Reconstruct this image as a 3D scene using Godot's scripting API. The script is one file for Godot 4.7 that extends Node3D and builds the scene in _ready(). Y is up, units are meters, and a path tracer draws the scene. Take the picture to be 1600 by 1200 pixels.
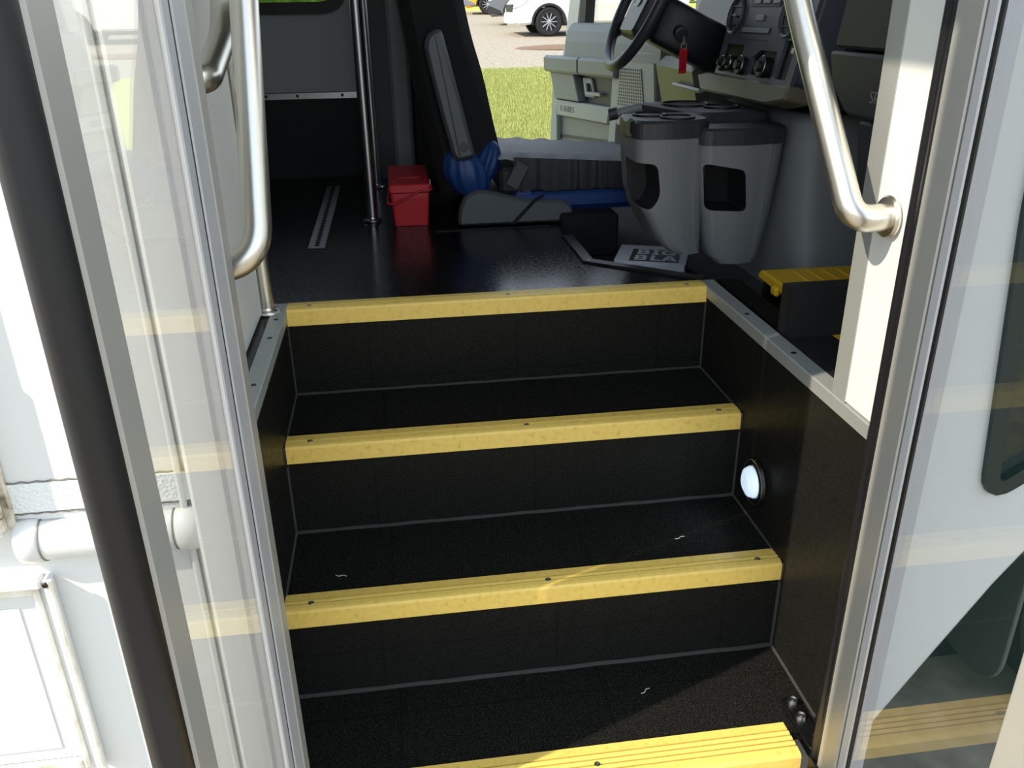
extends Node3D
# A bus entry seen from outside: x runs towards the front of the bus, y up, z out of the doorway towards the camera.
# y = 0 is the passenger floor, z = 0 the top riser, x = 0 and x = W the two side panels of the stairwell.

const W := 0.95
const H := 0.2
const T := 0.257
const GROUND := -0.9

var M := {}
var used := {}

# ------------------------------------------------------------------ nodes

func numbered(called: String) -> String:
	if not used.has(called):
		used[called] = 0
		return called
	used[called] += 1
	return "%s_%03d" % [called, used[called]]

func tag(o: Node, label: String, category: String, group := "", kind := "") -> Node:
	if label != "": o.set_meta("label", label)
	if category != "": o.set_meta("category", category)
	if group != "": o.set_meta("group", group)
	if kind != "": o.set_meta("kind", kind)
	return o

func thing(called: String, label: String, category: String, at := Vector3.ZERO, group := "") -> Node3D:
	var o := Node3D.new()
	o.name = numbered(called)
	add_child(o)
	o.position = at
	tag(o, label, category, group)
	return o

func structure(called: String, label := "") -> Node3D:
	var o := Node3D.new()
	o.name = numbered(called)
	add_child(o)
	o.set_meta("kind", "structure")
	if label != "": o.set_meta("label", label)
	return o

func new_st() -> SurfaceTool:
	var st := SurfaceTool.new()
	st.begin(Mesh.PRIMITIVE_TRIANGLES)
	return st

func put(called: String, st: SurfaceTool, mat: Material, parent: Node = null, label := "") -> MeshInstance3D:
	st.generate_normals()
	var o := MeshInstance3D.new()
	o.mesh = st.commit()
	o.material_override = mat
	o.cast_shadow = GeometryInstance3D.SHADOW_CASTING_SETTING_ON
	if label != "": o.set_meta("label", label)
	if parent == null:
		o.name = numbered(called)
		add_child(o)
	else:
		o.name = called
		parent.add_child(o, true)
	return o

func same(called: String, mesh: Mesh, mat: Material, parent: Node, at: Transform3D) -> MeshInstance3D:
	var o := MeshInstance3D.new()
	o.mesh = mesh
	o.material_override = mat
	o.name = called
	parent.add_child(o, true)
	o.transform = at
	return o

# ------------------------------------------------------------------ shapes

func tri(st: SurfaceTool, a: Vector3, b: Vector3, c: Vector3, out: Vector3, sg := -1) -> void:
	st.set_smooth_group(sg)
	if (b - a).cross(c - a).dot(out) > 0.0:
		st.add_vertex(a); st.add_vertex(c); st.add_vertex(b)
	else:
		st.add_vertex(a); st.add_vertex(b); st.add_vertex(c)

func quad(st: SurfaceTool, a: Vector3, b: Vector3, c: Vector3, d: Vector3, out: Vector3, sg := -1) -> void:
	tri(st, a, b, c, out, sg)
	tri(st, a, c, d, out, sg)

func box(st: SurfaceTool, c: Vector3, s: Vector3, bev := 0.0, b := Basis.IDENTITY) -> void:
	var h := s * 0.5
	bev = minf(bev, minf(h.x, minf(h.y, h.z)) * 0.95)
	if bev <= 0.0:
		for ax in 3:
			for sg in [-1.0, 1.0]:
				var n := Vector3.ZERO; n[ax] = sg
				var u := Vector3.ZERO; u[(ax + 1) % 3] = h[(ax + 1) % 3]
				var v := Vector3.ZERO; v[(ax + 2) % 3] = h[(ax + 2) % 3]
				var m: Vector3 = n * h[ax]
				quad(st, c + b * (m - u - v), c + b * (m + u - v), c + b * (m + u + v), c + b * (m - u + v), b * n)
		return
	var i := h - Vector3(bev, bev, bev)
	for ax in 3:
		var p := (ax + 1) % 3
		var q := (ax + 2) % 3
		for sg in [-1.0, 1.0]:
			var n := Vector3.ZERO; n[ax] = sg
			var u := Vector3.ZERO; u[p] = i[p]
			var v := Vector3.ZERO; v[q] = i[q]
			var m: Vector3 = n * h[ax]
			quad(st, c + b * (m - u - v), c + b * (m + u - v), c + b * (m + u + v), c + b * (m - u + v), b * n)
		for s1 in [-1.0, 1.0]:
			for s2 in [-1.0, 1.0]:
				var along := Vector3.ZERO; along[ax] = i[ax]
				var e1 := Vector3.ZERO; e1[p] = s1 * h[p]; e1[q] = s2 * i[q]
				var e2 := Vector3.ZERO; e2[p] = s1 * i[p]; e2[q] = s2 * h[q]
				quad(st, c + b * (e1 - along), c + b * (e1 + along), c + b * (e2 + along), c + b * (e2 - along), b * (e1 + e2))
	for sx in [-1.0, 1.0]:
		for sy in [-1.0, 1.0]:
			for sz in [-1.0, 1.0]:
				tri(st, c + b * Vector3(sx * h.x, sy * i.y, sz * i.z), c + b * Vector3(sx * i.x, sy * h.y, sz * i.z), c + b * Vector3(sx * i.x, sy * i.y, sz * h.z), b * Vector3(sx, sy, sz))

func span(st: SurfaceTool, lo: Vector3, hi: Vector3, bev := 0.0) -> void:
	box(st, (lo + hi) * 0.5, (hi - lo).abs(), bev)

func area2(poly: PackedVector2Array) -> float:
	var a := 0.0
	for k in poly.size():
		a += poly[k].cross(poly[(k + 1) % poly.size()])
	return a * 0.5

func inset(poly: PackedVector2Array, d: float) -> PackedVector2Array:
	var out := PackedVector2Array()
	var n := poly.size()
	var s := signf(area2(poly))
	for k in n:
		var a := (poly[k] - poly[(k - 1 + n) % n]).normalized()
		var b := (poly[(k + 1) % n] - poly[k]).normalized()
		var na := Vector2(-a.y, a.x) * s
		var nb := Vector2(-b.y, b.x) * s
		var m := (na + nb)
		m = m / maxf(m.length_squared() * 0.5, 0.35)
		out.append(poly[k] + m * d)
	return out

func rounded(pts: Array, r: float, seg := 4) -> PackedVector2Array:
	var out := PackedVector2Array()
	var n := pts.size()
	for k in n:
		var p: Vector2 = pts[k]
		var a: Vector2 = pts[(k - 1 + n) % n]
		var b: Vector2 = pts[(k + 1) % n]
		var ra := minf(r, p.distance_to(a) * 0.45)
		var rb := minf(r, p.distance_to(b) * 0.45)
		var pa := p + (a - p).normalized() * ra
		var pb := p + (b - p).normalized() * rb
		for j in seg + 1:
			var t := float(j) / seg
			out.append(pa * (1 - t) * (1 - t) + p * 2 * t * (1 - t) + pb * t * t)
	return out

# a polygon in the plane of ex and ey, pushed out along ez
func prism(st: SurfaceTool, poly: PackedVector2Array, o: Vector3, ex: Vector3, ey: Vector3, ez: Vector3, depth: float, bev := 0.0, sg := -1) -> void:
	var ids := Geometry2D.triangulate_polygon(poly)
	var s := signf(area2(poly)) * signf(ex.cross(ey).dot(ez))
	var small := inset(poly, bev) if bev > 0.0 else poly
	var n := poly.size()
	for e in 2:
		var z := ez * (0.0 if e == 0 else depth)
		var out := ez * (-1.0 if e == 0 else 1.0)
		for k in range(0, ids.size(), 3):
			var q := []
			for j in 3:
				var p: Vector2 = small[ids[k + j]]
				q.append(o + ex * p.x + ey * p.y + z)
			tri(st, q[0], q[1], q[2], out)
		if bev > 0.0:
			var zi := ez * (bev if e == 0 else depth - bev)
			for k in n:
				var a := poly[k]; var b := poly[(k + 1) % n]
				var c := small[(k + 1) % n]; var d := small[k]
				var e2 := (b - a)
				var nn := (ex * e2.y - ey * e2.x) * (1.0 if area2(poly) > 0 else -1.0)
				quad(st, o + ex * a.x + ey * a.y + zi, o + ex * b.x + ey * b.y + zi, o + ex * c.x + ey * c.y + z, o + ex * d.x + ey * d.y + z, nn.normalized() + out, sg)
	for k in n:
		var a := poly[k]; var b := poly[(k + 1) % n]
		var e2 := (b - a)
		var nn := (ex * e2.y - ey * e2.x) * (1.0 if area2(poly) > 0 else -1.0)
		var z0 := ez * bev
		var z1 := ez * (depth - bev)
		quad(st, o + ex * a.x + ey * a.y + z0, o + ex * b.x + ey * b.y + z0, o + ex * b.x + ey * b.y + z1, o + ex * a.x + ey * a.y + z1, nn, sg)

func pv(list: Array) -> PackedVector2Array:
	var out := PackedVector2Array()
	for k in range(0, list.size(), 2):
		out.append(Vector2(list[k], list[k + 1]))
	return out

func va(list: Array) -> Array:
	return Array(pv(list))

# corners of a path rounded with radius r
func bend(pts: Array, r: float, seg := 8) -> Array:
	var out := [pts[0]]
	for k in range(1, pts.size() - 1):
		var p: Vector3 = pts[k]
		var a: Vector3 = pts[k - 1]
		var b: Vector3 = pts[k + 1]
		var rr := minf(r, minf(p.distance_to(a), p.distance_to(b)) * 0.48)
		var pa := p + (a - p).normalized() * rr
		var pb := p + (b - p).normalized() * rr
		for j in seg + 1:
			var t := float(j) / seg
			out.append(pa * (1 - t) * (1 - t) + p * 2 * t * (1 - t) + pb * t * t)
	out.append(pts[pts.size() - 1])
	return out

func tube(st: SurfaceTool, path: Array, r: float, seg := 14, caps := true) -> void:
	var rings := []
	var up := Vector3.ZERO
	for k in path.size():
		var p: Vector3 = path[k]
		var d: Vector3
		if k == 0: d = path[1] - p
		elif k == path.size() - 1: d = p - path[k - 1]
		else: d = (path[k + 1] - p).normalized() + (p - path[k - 1]).normalized()
		d = d.normalized()
		if up == Vector3.ZERO:
			up = Vector3.UP if absf(d.y) < 0.9 else Vector3.RIGHT
		var side := d.cross(up).normalized()
		up = side.cross(d).normalized()
		var ring := []
		for j in seg:
			var t := TAU * j / seg
			ring.append(p + (side * cos(t) + up * sin(t)) * r)
		rings.append(ring)
	for k in rings.size() - 1:
		for j in seg:
			var j2 := (j + 1) % seg
			var mid: Vector3 = (rings[k][j] + rings[k][j2] + rings[k + 1][j] + rings[k + 1][j2]) * 0.25
			var cen: Vector3 = (path[k] + path[k + 1]) * 0.5
			quad(st, rings[k][j], rings[k][j2], rings[k + 1][j2], rings[k + 1][j], mid - cen, 1)
	if caps:
		for e in [0, rings.size() - 1]:
			var dd: Vector3 = (path[0] - path[1]) if e == 0 else (path[e] - path[e - 1])
			for j in range(1, seg - 1):
				tri(st, rings[e][0], rings[e][j], rings[e][j + 1], dd)

# profile of [radius, height] pairs turned about axis from o
func lathe(st: SurfaceTool, prof: Array, o: Vector3, axis: Vector3, seg := 24, sg := 1, squash := 1.0) -> void:
	var a := axis.normalized()
	var u := a.cross(Vector3.UP if absf(a.y) < 0.9 else Vector3.RIGHT).normalized()
	var v := u.cross(a).normalized() * squash
	for k in prof.size() - 1:
		var r0: float = prof[k][0]; var h0: float = prof[k][1]
		var r1: float = prof[k + 1][0]; var h1: float = prof[k + 1][1]
		for j in seg:
			var t0 := TAU * j / seg
			var t1 := TAU * (j + 1) / seg
			var d0 := u * cos(t0) + v * sin(t0)
			var d1 := u * cos(t1) + v * sin(t1)
			var dm := (d0 + d1).normalized()
			# the outside lies to the right of the profile as it is walked
			var out := dm * (h1 - h0) - a * (r1 - r0)
			var g := sg + k if sg >= 0 else -1
			if r0 > 1e-6: tri(st, o + a * h0 + d0 * r0, o + a * h0 + d1 * r0, o + a * h1 + d1 * r1, out, g)
			if r1 > 1e-6: tri(st, o + a * h0 + d0 * r0, o + a * h1 + d1 * r1, o + a * h1 + d0 * r1, out, g)

# rings of equal length joined, both ends closed
func loft(st: SurfaceTool, rings: Array, sg := 1, closed := true) -> void:
	for k in rings.size() - 1:
		var n: int = rings[k].size()
		var c := Vector3.ZERO
		for j in n: c += rings[k][j] + rings[k + 1][j]
		c /= 2.0 * n
		for j in n:
			var j2 := (j + 1) % n
			var mid: Vector3 = (rings[k][j] + rings[k][j2] + rings[k + 1][j] + rings[k + 1][j2]) * 0.25
			quad(st, rings[k][j], rings[k][j2], rings[k + 1][j2], rings[k + 1][j], mid - c, sg)
	if closed:
		for e in 2:
			var r: Array = rings[0] if e == 0 else rings[rings.size() - 1]
			var other: Array = rings[1] if e == 0 else rings[rings.size() - 2]
			var c := Vector3.ZERO
			var c2 := Vector3.ZERO
			for j in r.size():
				c += r[j]; c2 += other[j]
			c /= r.size(); c2 /= r.size()
			for j in r.size():
				tri(st, c, r[j], r[(j + 1) % r.size()], c - c2)

func rring(cx: float, cz: float, hx: float, hz: float, r: float, y: float, seg := 4) -> Array:
	var p := rounded([Vector2(cx - hx, cz - hz), Vector2(cx + hx, cz - hz), Vector2(cx + hx, cz + hz), Vector2(cx - hx, cz + hz)], r, seg)
	var out := []
	for q in p: out.append(Vector3(q.x, y, q.y))
	return out

# a plate with holes: the polygons lie in the node's x and y, its depth runs to -z
func csg_plate(called: String, outer: PackedVector2Array, holes: Array, depth: float, xf: Transform3D, mat: Material, parent: Node) -> CSGPolygon3D:
	var o := CSGPolygon3D.new()
	o.polygon = outer
	o.depth = depth
	o.material = mat
	o.name = called
	parent.add_child(o, true)
	o.transform = xf
	for hpoly in holes:
		var c := CSGPolygon3D.new()
		c.polygon = hpoly
		c.depth = depth + 0.02
		c.operation = CSGShape3D.OPERATION_SUBTRACTION
		c.material = mat
		c.name = "opening"
		o.add_child(c, true)
		c.position = Vector3(0, 0, 0.01)
	return o

func text(called: String, s: String, height: float, mat: Material, parent: Node, xf: Transform3D, depth := 0.001, font := "Droid Sans", weight := 400) -> MeshInstance3D:
	var t := TextMesh.new()
	var f := SystemFont.new()
	f.font_names = PackedStringArray([font])
	f.font_weight = weight
	t.font = f
	t.text = s
	t.font_size = 32
	t.pixel_size = height / 24.0
	t.depth = depth
	var o := MeshInstance3D.new()
	o.mesh = t
	o.material_override = mat
	o.name = called
	parent.add_child(o, true)
	o.transform = xf
	return o

# ------------------------------------------------------------------ materials

func noise_image(seed_: int, freq: float, oct: int, kind := FastNoiseLite.TYPE_SIMPLEX_SMOOTH, size := 256) -> Image:
	var n := FastNoiseLite.new()
	n.seed = seed_
	n.noise_type = kind
	n.frequency = freq
	n.fractal_type = FastNoiseLite.FRACTAL_FBM if oct > 1 else FastNoiseLite.FRACTAL_NONE
	n.fractal_octaves = oct
	return n.get_seamless_image(size, size, false, false, 0.03)

func ramp(im: Image, stops: Array) -> ImageTexture:
	# stops: [position, Color] pairs in rising order
	var out := Image.create(im.get_width(), im.get_height(), true, Image.FORMAT_RGB8)
	for y in im.get_height():
		for x in im.get_width():
			var v := im.get_pixel(x, y).r
			var c: Color = stops[0][1]
			for k in stops.size() - 1:
				if v >= stops[k][0]:
					var t := clampf((v - stops[k][0]) / maxf(stops[k + 1][0] - stops[k][0], 1e-5), 0, 1)
					c = (stops[k][1] as Color).lerp(stops[k + 1][1], t)
			out.set_pixel(x, y, c)
	out.generate_mipmaps()
	return ImageTexture.create_from_image(out)

func grey(im: Image, lo: float, hi: float, a := 0.2, b := 0.8) -> ImageTexture:
	return ramp(im, [[a, Color(lo, lo, lo)], [b, Color(hi, hi, hi)]])

func mat(called: String, c: Color, rough: float, metal := 0.0) -> StandardMaterial3D:
	var m := StandardMaterial3D.new()
	m.resource_name = called
	m.albedo_color = c
	m.roughness = rough
	m.metallic = metal
	M[called] = m
	return m

func rgb8(r: float, g: float, b: float) -> Color:
	return Color(r / 255.0, g / 255.0, b / 255.0)

func triplanar(m: StandardMaterial3D, scale: float) -> void:
	m.uv1_triplanar = true
	m.uv1_world_triplanar = true
	m.uv1_scale = Vector3(scale, scale, scale)

func bumps(m: StandardMaterial3D, im: Image, scale_cm: float) -> void:
	m.heightmap_enabled = true
	m.heightmap_texture = grey(im, 0.0, 1.0, 0.0, 1.0)
	m.heightmap_scale = scale_cm

func make_materials() -> void:
	var fine := noise_image(3, 0.35, 2)
	var mid := noise_image(5, 0.08, 4)
	var coarse := noise_image(8, 0.02, 5)
	var cell := noise_image(11, 0.12, 1, FastNoiseLite.TYPE_CELLULAR)
	var m: StandardMaterial3D

	# black pebbled step rubber with pale grit trodden into it
	m = mat("step_rubber", Color.WHITE, 0.62)
	m.metallic_specular = 0.12
	m.albedo_texture = ramp(noise_image(21, 0.4, 3, FastNoiseLite.TYPE_SIMPLEX_SMOOTH, 512), [[0.0, rgb8(9, 9, 9)], [0.5, rgb8(17, 17, 16)], [0.66, rgb8(38, 38, 35)], [0.78, rgb8(84, 82, 76)], [0.95, rgb8(150, 147, 136)]])
	triplanar(m, 2.6)
	bumps(m, fine, 0.05)
	# smooth black sheet on the stairwell sides and risers
	m = mat("black_sheet", Color.WHITE, 0.3)
	m.metallic_specular = 0.2
	m.albedo_texture = ramp(noise_image(22, 0.4, 2, FastNoiseLite.TYPE_SIMPLEX_SMOOTH, 512), [[0.0, rgb8(10, 10, 10)], [0.5, rgb8(19, 19, 18)], [0.66, rgb8(38, 38, 35)], [0.8, rgb8(74, 72, 66)], [0.95, rgb8(120, 117, 107)]])
	m.roughness_texture = grey(mid, 0.7, 1.0)
	m.roughness = 0.42
	triplanar(m, 3.0)
	# glossy black vinyl of the passenger floor
	m = mat("floor_vinyl", rgb8(16, 16, 17), 0.28)
	m.metallic_specular = 0.4
	m.roughness_texture = grey(mid, 0.55, 1.0)
	triplanar(m, 4.0)
	bumps(m, mid, 0.006)
	m = mat("caulk", rgb8(54, 53, 51), 0.9)
	# yellow nosing vinyl with dark scuffs
	m = mat("nosing_yellow", Color.WHITE, 0.42)
	m.albedo_texture = ramp(noise_image(31, 0.035, 5, FastNoiseLite.TYPE_SIMPLEX_SMOOTH, 512), [[0.0, rgb8(204, 170, 84)], [0.16, rgb8(234, 198, 96)], [0.3, rgb8(243, 207, 104)], [0.8, rgb8(248, 213, 112)], [1.0, rgb8(232, 196, 104)]])
	triplanar(m, 3.0)
	m = mat("screw_steel", rgb8(150, 150, 150), 0.35, 1.0)
	m = mat("screw_dark", rgb8(70, 68, 66), 0.4, 1.0)
	m = mat("aluminium", rgb8(196, 198, 200), 0.42, 1.0)
	m.roughness_texture = grey(mid, 0.7, 1.0)
	triplanar(m, 6.0)
	m = mat("strip_metal", rgb8(176, 180, 177), 0.48, 0.45)
	m = mat("stainless", rgb8(222, 218, 208), 0.36, 1.0)
	m.roughness_texture = grey(fine, 0.75, 1.0)
	triplanar(m, 9.0)
	m = mat("chrome_dull", rgb8(170, 172, 174), 0.3, 1.0)
	m = mat("white_paint", rgb8(212, 215, 215), 0.28)
	m.clearcoat_enabled = true
	m.clearcoat = 0.5
	m.clearcoat_roughness = 0.08
	m = mat("white_panel", rgb8(232, 235, 232), 0.45)
	m = mat("aged_white", Color.WHITE, 0.5)
	m.albedo_texture = ramp(coarse, [[0.1, rgb8(200, 190, 168)], [0.35, rgb8(226, 223, 212)], [0.7, rgb8(234, 234, 230)]])
	triplanar(m, 3.0)
	m = mat("hinge_dirty", Color.WHITE, 0.55)
	m.albedo_texture = ramp(coarse, [[0.1, rgb8(120, 108, 88)], [0.45, rgb8(186, 178, 160)], [0.8, rgb8(222, 218, 206)]])
	triplanar(m, 5.0)
	m = mat("seam_sealant", rgb8(120, 116, 106), 0.7)
	m = mat("grip_tape", Color.WHITE, 0.8)
	m.albedo_texture = ramp(fine, [[0.1, rgb8(196, 202, 204)], [0.6, rgb8(226, 230, 230)], [0.9, rgb8(240, 242, 241)]])
	triplanar(m, 6.0)
	bumps(m, cell, 0.12)
	# door leaves
	m = mat("door_rubber", rgb8(24, 25, 29), 0.42)
	m = mat("door_frame", rgb8(176, 176, 172), 0.4, 0.35)
	m = mat("door_bead", rgb8(186, 188, 192), 0.45, 0.2)
	m = mat("door_gasket", rgb8(20, 22, 22), 0.5)
	m = mat("door_glass", Color(0.07, 0.23, 0.21, 0.085), 0.0)
	m.transparency = BaseMaterial3D.TRANSPARENCY_ALPHA
	m = mat("tinted_glass", Color(0.06, 0.07, 0.07, 0.4), 0.0)
	m.transparency = BaseMaterial3D.TRANSPARENCY_ALPHA
	m = mat("clear_glass", Color(0.7, 0.85, 0.8, 0.06), 0.0)
	m.transparency = BaseMaterial3D.TRANSPARENCY_ALPHA
	m = mat("black_iron", rgb8(14, 14, 14), 0.35)
	# interior
	m = mat("wall_grey", rgb8(150, 156, 160), 0.5)
	m = mat("wall_black", rgb8(15, 15, 17), 0.7)
	m = mat("ceiling_grey", rgb8(120, 122, 122), 0.7)
	m = mat("cab_grey", Color.WHITE, 0.5)
	m.albedo_texture = ramp(noise_image(41, 0.3, 3), [[0.1, rgb8(116, 120, 123)], [0.9, rgb8(128, 132, 134)]])
	triplanar(m, 8.0)
	bumps(m, fine, 0.012)
	m = mat("cab_light_grey", rgb8(168, 171, 170), 0.5)
	m = mat("cab_mid_grey", rgb8(136, 140, 140), 0.5)
	m = mat("cab_dark", rgb8(52, 55, 60), 0.45)
	m = mat("cab_black", rgb8(22, 23, 26), 0.45)
	m = mat("dash_blue_grey", rgb8(72, 77, 88), 0.42)
	m = mat("dash_tan", rgb8(98, 96, 82), 0.5)
	m = mat("button_grey", rgb8(126, 132, 142), 0.4)
	m = mat("hole_black", rgb8(9, 9, 10), 0.5)
	m = mat("cab_carpet", Color.WHITE, 0.95)
	m.albedo_texture = ramp(fine, [[0.1, rgb8(24, 25, 27)], [0.9, rgb8(44, 45, 48)]])
	triplanar(m, 8.0)
	m = mat("seat_black", rgb8(17, 17, 19), 0.9)
	m = mat("seat_grey_vinyl", rgb8(82, 85, 91), 0.6)
	m = mat("seat_skirt", rgb8(42, 43, 47), 0.6)
	m = mat("seat_blue", rgb8(24, 60, 118), 0.45)
	m = mat("seat_plastic", rgb8(84, 89, 93), 0.5)
	m = mat("belt_grey", rgb8(74, 74, 74), 0.6)
	m = mat("red_plastic", rgb8(188, 32, 44), 0.4)
	m = mat("tag_red", rgb8(206, 30, 44), 0.4)
	m = mat("tag_dark_red", rgb8(120, 14, 24), 0.5)
	m = mat("stool_black", rgb8(18, 18, 20), 0.4)
	m = mat("stool_yellow", rgb8(226, 180, 34), 0.45)
	m = mat("carton_white", rgb8(214, 218, 230), 0.6)
	m = mat("carton_ink", rgb8(30, 33, 40), 0.6)
	m = mat("led_lens", rgb8(226, 234, 240), 0.3)
	m.emission_enabled = true
	m.emission = Color(0.82, 0.92, 1.0)
	m.emission_energy_multiplier = 0.55
	bumps(m, cell, 0.1)
	triplanar(m, 14.0)
	m = mat("tyre", rgb8(26, 26, 27), 0.8)
	m = mat("flap_rubber", rgb8(84, 87, 86), 0.7)
	m = mat("lint", rgb8(200, 200, 196), 0.9)
	# outdoors
	m = mat("pavement", Color.WHITE, 0.95)
	m.albedo_texture = ramp(noise_image(52, 0.04, 5, FastNoiseLite.TYPE_SIMPLEX_SMOOTH, 512), [[0.1, rgb8(128, 120, 107)], [0.5, rgb8(146, 137, 122)], [0.9, rgb8(164, 155, 140)]])
	triplanar(m, 0.4)
	m = mat("lawn_soil", Color.WHITE, 0.95)
	m.albedo_texture = ramp(noise_image(53, 0.05, 5, FastNoiseLite.TYPE_SIMPLEX_SMOOTH, 512), [[0.1, rgb8(132, 142, 56)], [0.5, rgb8(160, 168, 78)], [0.9, rgb8(184, 190, 108)]])
	triplanar(m, 0.8)
	m = mat("grass_blade", Color.WHITE, 0.7)
	m.vertex_color_use_as_albedo = true
	m.backlight_enabled = true
	m.backlight = Color(0.3, 0.35, 0.1)
	m = mat("mulch", Color.WHITE, 0.95)
	m.albedo_texture = ramp(noise_image(54, 0.2, 4), [[0.1, rgb8(70, 52, 40)], [0.5, rgb8(112, 88, 72)], [0.9, rgb8(150, 126, 106)]])
	triplanar(m, 1.0)
	m = mat("leaf_green", Color.WHITE, 0.7)
	m.albedo_texture = ramp(noise_image(55, 0.12, 4), [[0.1, rgb8(44, 84, 22)], [0.5, rgb8(96, 146, 44)], [0.9, rgb8(150, 190, 82)]])
	triplanar(m, 0.9)
	m = mat("brick_red", rgb8(150, 82, 66), 0.9)
	m = mat("car_white", rgb8(222, 222, 217), 0.25)
	m = mat("car_grey", rgb8(98, 102, 108), 0.3)
	m = mat("car_yellow", rgb8(236, 166, 24), 0.35)
	m = mat("car_trim", rgb8(30, 31, 33), 0.5)
	m = mat("car_bumper", rgb8(120, 124, 134), 0.4)
	m = mat("car_window", rgb8(20, 24, 27), 0.06)
	m = mat("car_lamp", rgb8(232, 236, 238), 0.1, 0.4)
	m = mat("rim_alloy", rgb8(176, 178, 182), 0.3, 0.8)

# ------------------------------------------------------------------ the scene

func _ready() -> void:
	set_light()
	make_materials()
	build_shell()
	build_ground()
	build_stairs()
	build_trims()
	build_rails()
	build_door_leaf(true)
	build_door_leaf(false)
	build_left_outside()
	build_right_outside()
	build_cab()
	build_console()
	build_dash()
	build_steering()
	build_driver_seat()
	build_driver_door()
	build_loose_things()
	build_outdoors()

func set_light() -> void:
	var cam := Camera3D.new()
	cam.name = "camera"
	cam.fov = 49.126
	cam.near = 0.02
	cam.far = 500.0
	add_child(cam)
	cam.position = Vector3(0.2556, 0.5934, 1.7778)
	cam.basis = Basis(Vector3.UP, deg_to_rad(-7.605)) * Basis(Vector3.RIGHT, deg_to_rad(-24.1295)) * Basis(Vector3.BACK, deg_to_rad(-0.8605))
	cam.current = true

	var env := Environment.new()
	var sky := Sky.new()
	var sm := ProceduralSkyMaterial.new()
	sm.sky_top_color = Color(0.71, 0.77, 0.83)
	sm.sky_horizon_color = Color(0.90, 0.92, 0.93)
	sm.sky_curve = 0.18
	sm.ground_bottom_color = Color(0.45, 0.43, 0.40)
	sm.ground_horizon_color = Color(0.66, 0.66, 0.64)
	sm.sky_energy_multiplier = 1.4
	sm.ground_energy_multiplier = 1.2
	sky.sky_material = sm
	env.background_mode = Environment.BG_SKY
	env.sky = sky
	env.background_energy_multiplier = 1.0
	env.tonemap_mode = Environment.TONE_MAPPER_LINEAR
	env.tonemap_exposure = 1.25
	env.sdfgi_enabled = true
	env.ssao_enabled = true
	env.ssil_enabled = true
	var we := WorldEnvironment.new()
	we.name = "world_environment"
	we.environment = env
	add_child(we)

	var sun := DirectionalLight3D.new()
	sun.name = "sun"
	sun.light_energy = 1.65
	sun.light_color = Color(1.0, 0.95, 0.86)
	sun.light_angular_distance = 0.6
	sun.shadow_enabled = true
	add_child(sun)
	sun.look_at_from_position(Vector3.ZERO, Vector3(0.458, -0.456, -0.179), Vector3.UP)

# ---- room shell: floor, walls, roof

func slab(st: SurfaceTool, poly: PackedVector2Array, top: float, thick: float, bev := 0.0) -> void:
	# poly in x and z
	prism(st, poly, Vector3(0, top - thick, 0), Vector3.RIGHT, Vector3.BACK, Vector3.UP, thick, bev)

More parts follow.
